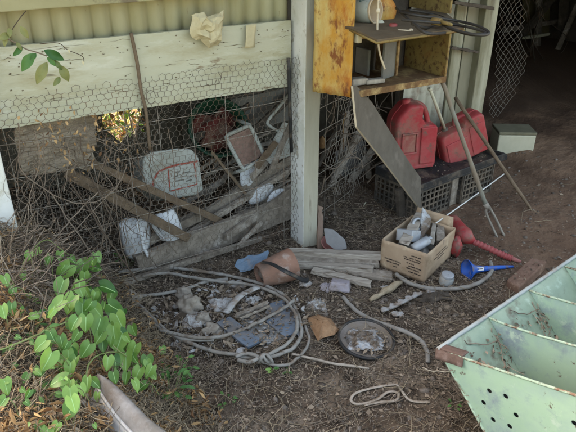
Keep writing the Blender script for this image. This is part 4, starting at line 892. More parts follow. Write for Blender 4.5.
for (x0, y0, x1, y1, wd_, th_, z, m, lab) in (
    (289, 252, 382, 256, .045, .032, .055, m_paleplank, 'uppermost pale plank lying across the foot of the middle post'),
    (292, 260, 380, 264, .035, .028, .030, m_plank, 'grey plank just below the uppermost pale plank'),
    (294, 264, 374, 270, .04, .032, .025, m_paleplank, 'third pale plank of the stack below the middle post'),
    (312, 270, 371, 284, .04, .024, .025, m_paleplank, 'front plank of the stack sloping down to the right'),
    (330, 268, 392, 277, .075, .02, .008, m_plank, 'broad brown plank half buried beside the carton')):
    b = MB(); b.plank(P(x0, y0, z), P(x1, y1, z), wd_, th_, UP, 14, .0022); tag(b.build('wooden_plank', m, bevel=.003), lab, 'plank', 'planks stacked below the middle post')
b = MB(); b.box(P(340, 285, .035), (.105, .08, .045), rotm(rx=-14, rz=-12), taper=.82); o = b.build('plastic_pouch', m_lilac, bevel=.008); tag(o, 'crushed greyish lilac plastic pouch in front of the plank stack', 'pouch')
b = MB(); crumple(b, P(327, 287, .02), V((1, 0, 0)), V((0, .9, .3)), UP, .06, .05, .02, 5, 10, 10); tag(b.build('plastic_scrap', m_lilac), 'lilac scrap of plastic left of the crushed pouch', 'plastic scrap')
# slabs and rags inside the hose coil
for (cs_, z, m, lab) in (
    (((216, 322), (230, 316), (262, 340), (248, 347), (238, 340)), .035, m_bluesheet, 'narrow blue grey slab lying left of centre in the hose coil'),
    (((270, 303), (286, 299), (299, 318), (298, 333), (284, 336), (262, 318)), .03, m_bluesheet, 'wide blue grey slab under the right of the hose coil'),
    (((240, 318), (268, 312), (290, 336), (262, 345), (246, 334)), .018, mat('dusty_grey_slab', [(.20, .20, .20), (.30, .30, .29)], 6, spots=[((.2, .16, .12), 7, .56, .1)]), 'dusty grey slab between the two blue slabs in the hose coil')):
    b = MB(); b.prism([P(x, y, z + .008*noise.noise(V((x, y, 0)))) for x, y in cs_], V((0, .004, -.016))); tag(b.build('sheet_offcut', m, bevel=.003), lab, 'slab', 'flat slabs in the hose coil')
b = MB(); pts = smooth_path([P(226, 313, .04), P(233, 303, .05), (P(243, 294, .055)), P(258, 287, .05)], 5)
b.tube(pts, .017, 8, flat=.35); tag(b.build('white_strip', m_rag), 'bent white plastic strip inside the hose coil', 'plastic strip')
for (x, y, su, sv, am, sd_, lab) in ((222, 305, .11, .08, .03, 31, 'crumpled white plastic left of the bent strip in the hose coil'), (252, 301, .06, .05, .025, 32, 'crumpled pale plastic right of the bent strip in the hose coil'), (316, 305, .085, .09, .018, 33, 'crumpled pinkish white plastic right of the hose coil'), (192, 322, .075, .085, .03, 36, 'crumpled off white wrapper among the mortar lumps')):
    b = MB(); crumple(b, P(x, y, .012), V((1, 0, 0)), V((0, 1, 0)), UP, su, sv, am, sd_, 18, 18); tag(b.build('crumpled_plastic', m_rag), lab, 'plastic scrap', 'white plastic scraps')
b = MB(); b.plank(P(236, 316, .045), P(268, 303, .045), .022, .014, UP, 8, .003); b.plank(P(240, 319, .05), P(270, 306, .05), .006, .012, UP, 8, .003); tag(b.build('ribbed_strip', m_plank, bevel=.002), 'grey ribbed strip lying across the hose coil', 'strip')
for (x, y, sz, sd_, lab) in ((191, 309, (.05, .045, .045), 1, 'round pale mortar lump at the left of the hose coil'), (203, 322, (.035, .03, .03), 2, 'small pale mortar lump beside the round lump'), (212, 334, (.045, .035, .03), 3, 'low pale mortar lump near the front of the hose coil'), (184, 296, (.04, .03, .03), 6, 'grey lump behind the round pale mortar lump'), (134, 303, (.04, .035, .04), 7, 'pale knotty lump on the bank at the left end of the hoses')):
    p = PG(x, y) if x < 150 else P(x, y, .0); b = MB(); rock(b, p + UP*sz[2]*.45, sz, sd_, amp=.34, n=32, m=24); tag(b.build('mortar_lump', m_lump), lab, 'lump', 'pale lumps by the hose coil')
# hose coil
def zz(x, y, z=.02): return P(x, y, z)
hc = thing('hose_coil', P(225, 320, 0), 'loose coil of grey hose tied with a knot spread over the rubbish', 'hose')
loops = [([(118, 272), (140, 269.5), (170, 268), (200, 271), (230, 276), (256, 282), (275, 290), (291, 302), (299, 318), (301, 334), (294, 347), (280, 354), (263, 358), (240, 357)], .016, .035),
         ([(240, 355), (222, 353), (205, 349), (188, 342), (172, 336), (160, 328), (148, 316), (140, 307), (128, 298)], .016, .030),
         ([(142, 276), (165, 273), (190, 277), (215, 281), (240, 283), (262, 288), (281, 297), (294, 311), (297, 328), (288, 343), (268, 355)], .015, .05),
         ([(136, 296), (160, 294), (185, 289), (205, 282), (228, 279)], .0155, .03),
         ([(160, 330), (180, 335), (200, 338), (222, 336), (246, 328), (268, 317), (285, 307), (294, 300)], .0155, .055),
         ([(137, 303), (147, 312), (160, 325), (176, 337), (196, 340), (214, 340)], .013, .04),
         ([(303, 322), (309, 338), (304, 352), (292, 362), (278, 366), (262, 362)], .012, .02)]
for pts, r, z in loops:
    b = MB(); q = []
    for x, y in pts:
        g = PG(x, y) if x < 200 else P(x, y, 0); gx_ = hs(g.x, g.y); r_ = ray(x, y); zt = gx_ + z*.75; q.append(CO + r_*((zt-CAMH)/r_.z))
    b.tube(smooth_path(q, 7, .004), r*.51, 9); b.build('loop', m_hosew if r > .0145 else m_hose, hc)
b = MB()
for k in range(5):
    c = P(260+k*1.3, 358.5, .035); b.tube([c + V((.004*k, .012*math.cos(t), .020*math.sin(t))) + V((.014*math.sin(t+k), 0, 0)) for t in np.linspace(0, 2*PI, 14)], .006, 6)
b.tube(smooth_path([P(236, 357, .03), P(246, 353.5, .045), P(258, 357, .05), P(250, 362, .04), P(238, 360, .03)], 5), .0085, 8); b.build('knot', m_hosew, hc)
for (pts, r, z, m, lab, nm) in (
    ([(343, 297), (350, 305), (358, 312), (368, 318), (380, 323), (396, 328), (410, 334), (421, 341), (427, 352), (428, 362)], .0095, .018, m_hose, 'grey hose snaking past the round lid towards the green hopper', 'grey_hose'),
    ([(396, 274), (404, 280), (418, 286), (436, 289), (456, 288.5), (474, 285), (486, 278), (492, 270), (490, 262)], .0105, .022, m_hose, 'grey hose curving round the front of the carton to the blue funnel', 'grey_hose')):
    b = MB(); b.tube(smooth_path([P(x, y, z) for x, y in pts], 7, .002), r, 9); tag(b.build(nm, m), lab, 'hose')
b = MB(); b.tube(smooth_path([P(x, y, .014) for x, y in ((430, 402), (410, 400), (398, 386), (390, 385), (372, 388), (356, 393), (351, 400), (358, 404), (376, 400), (388, 392), (398, 393), (396, 400), (380, 402), (364, 405))], 7), .0058, 7, flat=.4); tag(b.build('pale_strap', mat('pale_webbing', [(.30, .25, .20), (.44, .385, .32)], 25, bump=.3, spots=[(DUST, 20, .58, .1)])), 'pale flat strap looped on the bare ground near the front', 'strap')
b = MB(); b.tube(smooth_path([P(x, y, .012) for x, y in ((290, 432), (318, 424), (345, 416), (372, 406), (398, 401), (404, 398))], 6, .003), [.0012+.0016*i/30 for i in range(31)], 6); tag(b.build('pale_root', m_vine), 'long thin pale root lying below the looped strap', 'root')
b = MB(); pts = smooth_path([P(x, y, .012) for x, y in ((292, 354), (310, 358), (330, 363), (350, 366), (369, 369))], 5, .002); b.tube(pts, [.0055]*len(pts), 7); tag(b.build('pale_stick', m_paleplank), 'straight pale stick lying in front of the round lid', 'stick')
# round lid
ld = thing('pot_lid', P(366, 340, 0), 'round black rimmed lid filled with crumpled foil on the ground', 'lid')
lc = P(366, 340, .012); ln = V((.05, -.08, 1))
b = MB(); b.lathe([(.114, .0), (.120, .002), (.122, .010), (.118, .016), (.111, .014), (.110, .004), (.114, .0)], lc, ln, 44); b.build('rim', m_black, ld)
b = MB(); b.lathe([(.111, .008), (.098, .004), (.088, .006), (.086, .0), (.002, .0)], lc, ln, 44); b.build('dish', mat('dusty_grey_metal', [(.12, .10, .085), (.23, .205, .18)], 8, bump=.5, spots=[(DUST, 7, .55, .1)]), ld)
b = MB(); crumple(b, lc + UP*.004 + V((-.005, .0, 0)), V((1, 0, 0)), V((0, 1, 0)), UP, .135, .12, .024, 41, 26, 26, freq=6, rim=.2); b.build('foil', m_foil, ld)
for k in range(3):
    pass
# brown husk, serrated strip, crumbly tan stick, dark scrap
b = MB(); c = P(322, 327, .02); o_ = [P(x, y, .012) for x, y in ((307, 318), (318, 315), (331, 319), (339, 330), (334, 335), (322, 338), (318, 342), (313, 331))]
cc_ = sum(o_, V((0, 0, 0)))/len(o_); b.sheet(lambda a, t: (cc_ + (o_[int(round(a*8)) % 8]-cc_)*t) + UP*(.03*(1-t*t)+.006*noise.noise(V((a*6, t*5, 0)))), 8, 6, smooth=False)
tag(b.build('brown_husk', mat('brown_dry_leaf', [(.24, .13, .065), (.36, .22, .12)], 30, rough=.8, bump=.5), solid=.002), 'brown curled husk beside the round lid', 'husk')
b = MB(); a, e = P(382, 312, .018), P(421, 293, .02); t_ = (e-a).normalized(); sd_ = t_.cross(UP)
poly = []
for i in range(21):
    k = i/20; poly.append(a.lerp(e, k) + sd_*(-.004 - (.014 if i % 4 in (1, 2) else 0)))
poly += [e + sd_*.012, a.lerp(e, .3) + sd_*.014, a + sd_*.006]
b.prism(poly, UP*.008); tag(b.build('serrated_strip', m_rag, bevel=.0015), 'white plastic strip with a toothed edge near the carton', 'plastic strip')
b = MB(); b.tube([P(x, y, .016) + V((0, 0, .004*noise.noise(V((x, 0, 0))))) for x, y in ((370, 300), (375, 297), (380, 295), (384, 291), (390, 289), (396, 284), (402, 282))], [.008, .014, .010, .017, .019, .017, .008], 9); tag(b.build('crumbly_stick', mat('tan_rotten_wood', [(.30, .23, .14), (.45, .37, .26)], 40, bump=.8)), 'crumbly tan piece of rotten wood in front of the carton', 'rotten wood')
b = MB(); crumple(b, P(436, 297, .015), V((1, 0, 0)), V((0, 1, 0)), UP, .12, .05, .03, 51, 14, 10); tag(b.build('dark_scrap', m_darkwood), 'dark scrap of bark lying right of the toothed strip', 'scrap')
for (x, y, su, sd_, lab) in ((386, 288, .03, 61, 'small white scrap between the plank stack and the carton'), (398, 314, .03, 62, 'small pale scrap below the toothed strip'), (305, 284, .035, 63, 'small white scrap by the front plank'), (432, 290, .035, 64, 'small white flake by the hose in front of the carton'), (545, 106, .10, 65, 'pale scrap lying deep in the dark right bay'), (234, 284, .05, 66, 'white scrap beside the terracotta pot')):
    b = MB(); crumple(b, P(x, y, .012), V((1, 0, 0)), V((0, 1, 0)), UP, su*1.5, su, su*.4, sd_, 8, 8); tag(b.build('white_scrap', m_rag), lab, 'scrap', 'small white scraps')

# ------------------------------------------------------------------ green hopper
R0 = P(440, 350, .35); al = V((.77, .638, 0)); al.normalize(); bh = V((al.y, -al.x, 0)); cr_, sr_ = math.cos(math.radians(16)), math.sin(math.radians(16))
bq = bh*cr_ + UP*sr_; dq = bh*sr_ - UP*cr_
def H(a, q, r): return R0 + al*a + bq*q + dq*r
HD, HI, HWd, HL = .40, .23, .60, 1.09
hp = thing('green_hopper', H(HL/2, HWd/2, HD), 'mint green sheet metal hopper with dividers and a perforated end', 'hopper')
def platebm(name, a, holes=(), sag=0, m=m_green, inset=0.0, th=.003, top=0.0):
    bm = bmesh.new(); pts = []
    nseg = 14
    for i in range(nseg+1):
        k = i/nseg; pts.append((inset*1 + (HWd-2*inset)*k, top + sag*math.sin(PI*k)**.8 + .002*noise.noise(V((k*7, a, 0)))))
    pts += [(HWd-HI-inset, HD-.004), (HI+inset, HD-.004)]
    def loop(lst):
        v = [bm.verts.new(H(a, q, r)-V(hp['_o'])) for q, r in lst]; return [bm.edges.new((v[i], v[(i+1) % len(v)])) for i in range(len(v))]
    ed = loop(pts)
    for (q, r, rad) in holes: ed += loop([(q+rad*math.cos(t), r+rad*math.sin(t)) for t in [2*PI*i/16 for i in range(16)]])
    bmesh.ops.triangle_fill(bm, edges=ed, use_beauty=True, use_dissolve=False)
    me = bpy.data.meshes.new(name); bm.to_mesh(me); bm.free(); me.materials.append(m)
    o = bpy.data.objects.new(name, me); COL.objects.link(o); o.parent = hp; o['_o'] = hp['_o']
    md = o.modifiers.new('thickness', 'SOLIDIFY'); md.thickness = th; md.offset = 0; return o
def inplane(x, y, a=0):
    r = ray(x, y); n_ = al; t = (H(a, 0, 0)-CO).dot(n_)/r.dot(n_); p = CO+r*t-H(a, 0, 0); return p.dot(bq), p.dot(dq)
holes = []
for x, y in ((489.5, 390.7), (505.9, 396.2), (483.8, 402.5), (516.2, 415), (493.3, 419.6), (509.8, 426.2), (574.5, 423)):
    q, r = inplane(x, y); holes.append((q, r, .0085))
platebm('end_panel', 0, holes)
for a_ in (.272, .538, .805): platebm('divider', a_, sag=.02, inset=.004)
platebm('end_panel', HL)
b = MB(); b.prism([H(.010, q, r) for q, r in ((.03, .025), (HWd-.03, .025), (HWd-HI-.01, HD-.02), (HI+.01, HD-.02))], al*.003); b.build('hole_shade_sheet', m_black, hp)  # black sheet added behind the end holes to paint their shade
for a_, sg in ((0, 0), (.272, .02), (.538, .02), (.805, .02)):
    b = MB(); b.tube([H(a_-.002, .006 + (HWd-.012)*i/24, sg*math.sin(PI*i/24)**.8 - .001 + .0022*noise.noise(V((i*.6, a_*9, 0)))) for i in range(25)], .0042, 6); b.build('folded_lip', mat('chipped_rusty_green', [(.30, .40, .29), (.42, .52, .39)], 12, rough=.7, bump=.3, spots=[((.20, .12, .08), 22, .54, .05), ((.10, .07, .05), 40, .6, .04)]) if a_ == 0 else bpy.data.materials['chipped_rusty_green'], hp)
b = MB(); b.tube([H(-.002, HI*i/16, HD*i/16) + bq*.002*noise.noise(V((i*.7, 3, 0))) for i in range(17)], .0042, 6); b.build('folded_lip', bpy.data.materials['chipped_rusty_green'], hp)
def slope(name, q0, q1, m):
    b = MB(); b.sheet(lambda i, j: H(-.0 + HL*i, q0+(q1-q0)*j, HD*j) + al*0 + bq*.0015*noise.noise(V((i*8, j*5, q0))), 24, 8); return b.build(name, m, hp, solid=.003)
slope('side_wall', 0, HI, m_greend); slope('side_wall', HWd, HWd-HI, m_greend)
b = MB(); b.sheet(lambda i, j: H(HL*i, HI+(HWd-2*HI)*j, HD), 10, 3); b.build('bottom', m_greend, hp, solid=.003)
b = MB(); b.tube([H(HL*i/20-.004, -.004 + .002*noise.noise(V((i*.8, 0, 0))), -.004) for i in range(21)], .0075, 8); b.build('rim', mat('dull_grey_rim', [(.27, .29, .27), (.38, .40, .38)], 12, rough=.7, bump=.3, spots=[((.24, .16, .11), 14, .6, .08)]), hp)
b = MB(); b.tube([H(HL*i/20, HWd+.004, -.004) for i in range(21)], .0075, 8); b.build('rim', m_greend, hp)
b = MB(); b.sheet(lambda i, j: H(-.004-.012*j, -.012 + .105*i, -.004 + .03*j + .004*noise.noise(V((i*6, j, 0)))), 10, 3); b.sheet(lambda i, j: H(-.004+.035*j, -.010 + .10*i, -.006), 10, 3); b.build('rusty_bracket', mat('dull_brown_rust', [(.085, .055, .042), (.15, .095, .075)], 12, bump=.5, spots=[((.22, .16, .14), 14, .6, .08)]), hp, solid=.003)
b = MB()
for (a_, ln_) in ((.235, .3), (.50, .3), (.02, .2)):
    b.tube(smooth_path([H(a_, .02 + .0*0, .03)+al*.02, H(a_+.01, .06, .10), H(a_-.02, .10, .17), H(a_+.005, .16, .27)], 6, .014), .0022, 5)
    b.tube(smooth_path([H(a_-.13, .015, .01), H(a_-.06, .04, .05), H(a_, .05, .06), H(a_+.01, .09, .09)], 6, .012), .0018, 5)
    for k_ in range(14):
        r0 = random.uniform(.04, .26); p0 = H(a_ + random.gauss(0, .02), HI*r0/HD + .012, r0); d0_ = V((random.uniform(-1, 1), random.uniform(-1, 1), random.uniform(-.6, .8))).normalized(); b.tube([p0 + d0_*t + al*.01*noise.noise(V((t*60, k_, 0))) for t in (0, .02, .04, .065)], .0011, 4, cap=False)
tag(b.build('dead_twigs', m_twig), 'dead brown twigs caught inside the green hopper', 'twigs')
b = MB()
for i in range(420):
    a_ = random.choice((.22, .49, .25, .52, .1, .35, .6)) + random.gauss(0, .03); r_ = random.uniform(.05, .34); p = H(a_, HI*r_/HD + .006, r_-.004)
    leaf(b, p, random.uniform(.008, .022), random.uniform(.004, .012), V((random.uniform(-1, 1), random.uniform(-1, 1), random.uniform(-1, 1))), bq*.8 - dq*.5 + V((random.uniform(-.5, .5), 0, .4)), seed=i)
tag(b.build('dead_leaf_crumbs', m_chip), 'brown leaf crumbs lodged in the compartments of the green hopper', 'leaf litter', kind='stuff')

b = MB()
for a0_, a1_ in ((.006, .268), (.276, .534), (.542, .80), (.81, HL-.006)):
    b.sheet(lambda i, j: H(a0_+(a1_-a0_)*i, HI*.72 + (HWd-HI*1.44)*j, HD*.72 - .03*abs(noise.noise(V((i*3, j*6, a0_*9))))), 10, 20)  # earth coloured surface added low in the hopper to darken its holes
tag(b.build('hopper_shade_fill', m_earth), 'dark earth sheet added for shade low inside the green hopper', 'shade fill', kind='stuff')

# ------------------------------------------------------------------ curved galvanised rim in the bank
tb = thing('galvanised_tub', PG(135, 420), 'rim of a galvanised tub half buried in the bank of dead leaves', 'tub')
o_out = [(97, 381), (98, 387), (104, 398), (114, 413), (123, 424), (132, 434), (147, 452)]; o_in = [(101, 377.5), (107, 379.5), (118, 388), (134, 404), (150, 420), (166, 432), (190, 452)]
b = MB(); za = .50
def edge(lst, z): return smooth_path([P(x, y, z) for x, y in lst], 5)
e1 = edge(o_out, .47); e2 = edge(o_in, .50); nn = len(e1)
b.sheet(lambda i, j: e1[int(round(i*(nn-1)))].lerp(e2[int(round(i*(nn-1)))], j) + UP*(.018*math.sin(PI*j)), nn-1, 8); b.build('flange', mat('dusty_flange', [(.12, .115, .105), (.20, .19, .18)], 9, bump=.3, spots=[((.13, .10, .08), 8, .55, .1), ((.26, .26, .26), 5, .6, .08)]), tb, solid=.003)
b = MB(); b.sheet(lambda i, j: e1[int(round(i*(nn-1)))] + V((-.040*j*min(1, i*5), -.012*j, -.055*j)), nn-1, 4); b.build('wall', m_zinc, tb, solid=.003)
b = MB(); b.tube([p + UP*.001 for p in e1], .006, 8); b.build('rim', m_zinc, tb)
b = MB(); b.tube([PG(82, 400, .06), PG(90, 410, .05), PG(98, 420, .05)], .006, 6, flat=.4); tag(b.build('white_stick', m_rag), 'short white strip stuck in the dead leaves left of the tub rim', 'strip')

# ------------------------------------------------------------------ right bay
b = MB(); c = PG(515, 155, -.01); R = rotm(rz=-3)
wb = thing('foam_box', c, 'pale foam box standing on the dirt beyond the right post', 'box')
b.box(c + V((0, .10, .075)), (.265, .20, .15), R); b.build('body', m_cream2, wb, bevel=.008)
b = MB(); b.box(c + V((0, .10, .163)), (.27, .205, .022), R); b.build('lid', mat('dirty_foam_lid', [(.13, .12, .075), (.20, .18, .12)], 9), wb, bevel=.006)
b = MB(); b.box(PG(500, 157, .02), (.08, .06, .05), rotm(rz=12)); tag(b.build('dark_block', m_black, bevel=.004), 'dark block lying in front of the pale foam box', 'block')
def beam(x0, y0, x1, y1, w0, w1, wd_, m, lab, nm='timber_beam'):
    b = MB(); b.plank(PW(x0, y0, w0), PW(x1, y1, w1), wd_, .05, -N, 10, .003); tag(b.build(nm, m, bevel=.004), lab, 'beam')
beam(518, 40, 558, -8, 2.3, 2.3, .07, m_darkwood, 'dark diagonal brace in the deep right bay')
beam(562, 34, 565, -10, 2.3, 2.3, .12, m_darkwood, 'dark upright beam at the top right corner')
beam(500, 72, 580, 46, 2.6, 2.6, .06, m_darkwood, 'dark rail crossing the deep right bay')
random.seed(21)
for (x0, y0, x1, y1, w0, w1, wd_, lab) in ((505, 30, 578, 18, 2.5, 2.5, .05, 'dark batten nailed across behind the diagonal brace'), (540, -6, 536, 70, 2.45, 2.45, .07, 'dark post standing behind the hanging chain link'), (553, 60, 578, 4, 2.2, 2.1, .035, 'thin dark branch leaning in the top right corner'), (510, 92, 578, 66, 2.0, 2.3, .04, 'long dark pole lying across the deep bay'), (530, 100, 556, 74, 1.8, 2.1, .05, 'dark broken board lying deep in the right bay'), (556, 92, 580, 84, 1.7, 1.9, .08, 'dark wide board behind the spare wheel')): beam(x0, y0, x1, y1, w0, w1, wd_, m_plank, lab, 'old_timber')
b = MB()
for i in range(9):
    x = random.uniform(505, 575); b.tube(smooth_path([PW(x+random.gauss(0, 6), y, random.uniform(1.4, 2.2)) for y in (-10, 15, 40, 62)], 5, .01), random.uniform(.002, .005), 5)
tag(b.build('hanging_wires', m_wire), 'loose wires and dead stems hanging in the deep right bay', 'wires')
m_dull = mat('dull_ochre_board', [(.12, .10, .045), (.18, .15, .075)], 6, bump=.2)
for (x0, x1, y0, y1, w, m, lab) in ((523, 551, -8, 35, 2.7, m_dull, 'dull ochre panel behind the diagonal brace'), (567, 590, -8, 24, 2.7, m_dull, 'dull ochre panel at the top right corner beyond the upright beam')):
    b = MB(); b.prism([PW(x0, y0, w), PW(x1, y0, w), PW(x1-2, y1, w), PW(x0+2, y1, w)], N*.02); tag(b.build('ochre_board', m, bevel=.003), lab, 'panel')
b = MB(); b.plank(PW(524, 38, 2.2), PW(549, 34, 2.2), .03, .03, -N, 6, .003); tag(b.build('pale_batten', m_cream2, bevel=.003), 'pale batten lying below the ochre panel in the dark', 'batten')
ty_ = thing('spare_wheel', PW(580, 150, 1.7), 'dusty old tyre standing at the right edge of the dark bay', 'tyre')
c = PW(582, 126, 1.75); b = MB()
b.lathe([(.13, -.05), (.17, -.07), (.21, -.065), (.225, -.04), (.228, 0), (.225, .04), (.21, .065), (.17, .07), (.13, .05), (.13, -.05)], c, (-.6, -.75, .25), 36); b.build('tread', m_tyre, ty_)
b = MB(); b.lathe([(.128, -.02), (.125, .02), (.05, .015), (.004, .012)], c, (-.6, -.75, .25), 30); b.build('wheel', m_darkwood, ty_)

# ------------------------------------------------------------------ bush beyond the coop, seen through the gap
b = MB()
for i in range(3200):
    s = random.uniform(-1.2, .1); w = 1.40 + random.random()**1.6*.9; z = random.random()*.75
    leaf(b, W(s, w, z), random.uniform(.04, .07), random.uniform(.02, .035), V((random.uniform(-1, 1), random.uniform(-1, .3), random.uniform(-1, .2))), V((random.uniform(-.7, .7), random.uniform(-.4, .9), 1)), mi=random.choice((0, 0, 1, 1, 2)), seed=i)
for i in range(46):                                        # its shoots poke through the broken boards
    an = random.uniform(0, 2*PI); rr_ = random.uniform(.07, .15); leaf(b, W(-1.75+7*.16+.08+rr_*math.cos(an), random.uniform(1.22, 1.40), .46+rr_*.95*math.sin(an)), random.uniform(.035, .06), random.uniform(.018, .03), V((random.uniform(-1, 1), random.uniform(-1, 0), random.uniform(-1, .5))), V((random.uniform(-1, 1), -.6, random.uniform(-.3, 1))), mi=random.choice((0, 0, 1, 2)), seed=i)
bu = thing('leafy_bush', W(-.55, 1.8, 0), 'sunlit green and yellow bush glimpsed through the gap behind the coop', 'bush')
b.build('foliage', [mat('sunlit_leaf', [(.05, .12, .02), (.14, .24, .05)], 9, island=.8, trans=.5, rough=.5), mat('sunlit_yellow_leaf', [(.18, .19, .05), (.36, .29, .10)], 9, island=.8, trans=.5), mat('sunlit_orange_leaf', [(.30, .14, .05), (.5, .30, .15)], 9, island=.8, trans=.5)], bu)
b = MB()
for i in range(10): b.tube([W(-1.2+i*.13, 1.7, 0), W(-1.2+i*.13+random.uniform(-.1, .1), 1.7, .7)], .006, 5)
b.build('stem', m_vine, bu)

# ------------------------------------------------------------------ heart leaved vine on the bank
hv = thing('heart_leaf_vine', PG(95, 330), 'bright green heart leaved vine climbing over the bank at the lower left', 'vine')
L_ = [  # px, py of the leaf base, direction of the tip in the picture (deg, 90 = down), size in px, height over the bank
 (84, 262, 110, 19, .26), (70, 265, 120, 24, .25), (64, 280, 100, 22, .24), (78, 284, 70, 18, .24), (93, 291, 80, 22, .22), (100, 286, 30, 22, .24), (74, 296, 120, 24, .22),
 (82, 303, 100, 21, .22), (63, 300, 140, 22, .20), (93, 306, 60, 19, .22), (108, 304, 20, 24, .22), (101, 318, 110, 24, .22), (86, 316, 95, 20, .20), (116, 314, 70, 22, .21), (113, 326, 80, 21, .2),
 (103, 332, 120, 18, .18), (122, 334, 105, 25, .20), (120, 330, 60, 16, .19), (90, 344, 110, 20, .19), (136, 344, 100, 22, .18), (108, 357, 90, 17, .18), (113, 372, 85, 15, .17), (147, 356, 100, 18, .16),
 (140, 368, 95, 19, .14), (150, 370, 60, 14, .14), (146, 384, 130, 15, .13), (126, 352, 100, 24, .15), (50, 332, 60, 16, .14), (46, 340, 130, 20, .15), (60, 336, 70, 15, .15), (52, 352, 110, 25, .16),
 (68, 350, 80, 15, .13), (66, 378, 150, 22, .14), (70, 388, 90, 20, .14), (80, 385, 70, 14, .13), (74, 402, 100, 22, .13), (92, 380, 30, 14, .14), (60, 360, 120, 14, .1),
 (12, 303, 80, 14, .12), (2, 306, 60, 16, .14), (14, 288, 100, 12, .12), (4, 276, 70, 14, .12), (30, 316, 20, 12, .10), (38, 312, 90, 11, .10), (34, 368, 60, 12, .08), (28, 374, 120, 12, .08),
 (96, 253, 60, 14, .24), (30, 252, 100, 12, .2), (40, 250, 150, 12, .22), (50, 256, 110, 13, .24), (60, 252, 80, 11, .24), (70, 257, 60, 11, .24), (92, 266, 20, 14, .2), (4, 380, 80, 18, .1), (6, 398, 110, 16, .1), (48, 428, 100, 18, .08), (38, 424, 60, 14, .08), (58, 423, 120, 14, .09)]
lf = MB(); stv = MB()
for i, (x, y, an, sz, off) in enumerate(L_):
    p = PG(x, y, off); dep = (p-CO).length; s_ = sz*dep/FPX*.70
    a2 = math.radians(an + random.uniform(-15, 15)); toc = (CO-p).normalized()
    right = V((1, 0, 0)); upc = toc.cross(right).normalized()*1.0
    if upc.z < 0: upc = -upc
    tip = right*math.cos(a2) - upc*math.sin(a2)
    nr = toc*1.0 + UP*.5 + V((random.uniform(-.5, .5), random.uniform(-.3, .3), random.uniform(-.2, .3)))
    leaf(lf, p, s_*1.12, s_*random.uniform(.95, 1.1), tip, nr, heart=True, seed=i, fold=random.uniform(.05, .55), curl=random.uniform(-.1, .5))
    g = p - UP*off*.6 + V((random.uniform(-.03, .03), random.uniform(-.02, .05), 0)); stv.tube(smooth_path([p, p.lerp(g, .5)+V((0, .01, .01)), g], 4), .0015, 4, cap=False)
EX = []
for (x, y, o) in ((84, 270, .22), (80, 290, .2), (92, 300, .2), (100, 320, .18), (112, 335, .16), (70, 300, .16), (120, 345, .14), (62, 340, .12), (140, 366, .12), (58, 352, .1), (70, 380, .1)):
    for _ in range(7): EX.append((x + random.gauss(0, 11), y + random.gauss(0, 12), random.uniform(50, 130), random.uniform(9, 19), max(.05, o + random.gauss(0, .04))))
for i in range(40): EX.append((random.uniform(0, 100), random.uniform(250, 432), random.uniform(0, 180), random.uniform(6, 11), random.uniform(.04, .12)))
for i, (x, y, an, sz, off) in enumerate(EX):
    p = PG(x, y, off); dep = (p-CO).length; s_ = sz*dep/FPX*.75; a2 = math.radians(an); toc = (CO-p).normalized(); right = V((1, 0, 0)); upc = toc.cross(right).normalized()
    if upc.z < 0: upc = -upc
    leaf(lf, p, s_*1.1, s_*random.uniform(.8, 1.1), right*math.cos(a2) - upc*math.sin(a2), toc + UP*.4 + V((random.uniform(-.9, .9), random.uniform(-.5, .5), random.uniform(-.4, .5))), heart=True, seed=i, fold=random.uniform(.1, .5), curl=random.uniform(.05, .6))
for pts in ([(20, 280, .05), (24, 262, .12), (34, 248, .2), (46, 240, .24), (60, 248, .24), (76, 262, .22), (88, 290, .2), (98, 320, .18), (112, 345, .16), (140, 365, .12)], [(86, 400, .03), (87, 372, .12), (92, 360, .15), (102, 354, .16), (118, 352, .14)], [(0, 350, .1), (30, 338, .12), (52, 328, .12), (66, 322, .14)]):
    stv.tube(smooth_path([PG(x, y, o) for x, y, o in pts], 8, .003), .0024, 5)
lf.build('foliage', [m_leaf, mat('leaf_midrib', [(.30, .48, .18), (.36, .55, .22)], 9, bump=0)], hv); stv.build('stem', m_stem, hv)
# small weeds
def weed(x, y, n, sz, lab, spread=.05, hgt=.05, m=None):
    g = PG(x, y); t = thing('small_weed', g, lab, 'weed', 'small green weeds'); b = MB(); s2 = MB()
    for i in range(n):
        an = random.uniform(0, 2*PI); r = spread*math.sqrt(random.random()); p = g + V((r*math.cos(an), r*math.sin(an), hgt*random.uniform(.3, 1)))
        d = V((math.cos(an), math.sin(an), random.uniform(-.5, .3))); leaf(b, p, sz*random.uniform(.7, 1.2), sz*random.uniform(.4, .6), d, V((random.uniform(-.4, .4), -.5, 1)), seed=i)
        s2.tube([g + V((r*.2*math.cos(an), r*.2*math.sin(an), 0)), p], .001, 4, cap=False)
    b.build('foliage', m or m_leafd, t); s2.build('stem', m_stem, t)
weed(170, 402, 26, .03, 'leafy green weed at the foot of the bank right of the tub rim', .07, .10)
weed(180, 380, 22, .026, 'ragged green weed on the bank above the tub rim', .07, .09)
weed(272, 373, 4, .028, 'lone bright green seedling below the knot of the hose', .015, .03, m_leaf)
weed(288, 373, 6, .016, 'tiny green seedling just right of the lone seedling', .015, .02)
weed(455, 409, 8, .018, 'tiny green weed in front of the green hopper', .025, .03)
weed(20, 345, 30, .028, 'dark green weed on the bank at the left edge', .10, .08)
weed(36, 404, 26, .024, 'low green weed in the dead leaves at the lower left', .10, .07)
weed(127, 268, 14, .03, 'small green weed at the top of the bank beside the hose ends', .06, .10)
weed(228, 405, 8, .02, 'wispy green weed in the straw at the bottom', .03, .04)
b = MB()
for i in range(9):
    p = H(.74+random.uniform(-.05, .05), .50+random.uniform(-.05, .04), .05+random.uniform(-.02, .05)); leaf(b, p, .03, .02, V((random.uniform(-1, .4), random.uniform(-1, 1), .3)), V((0, -.5, 1)), seed=i)
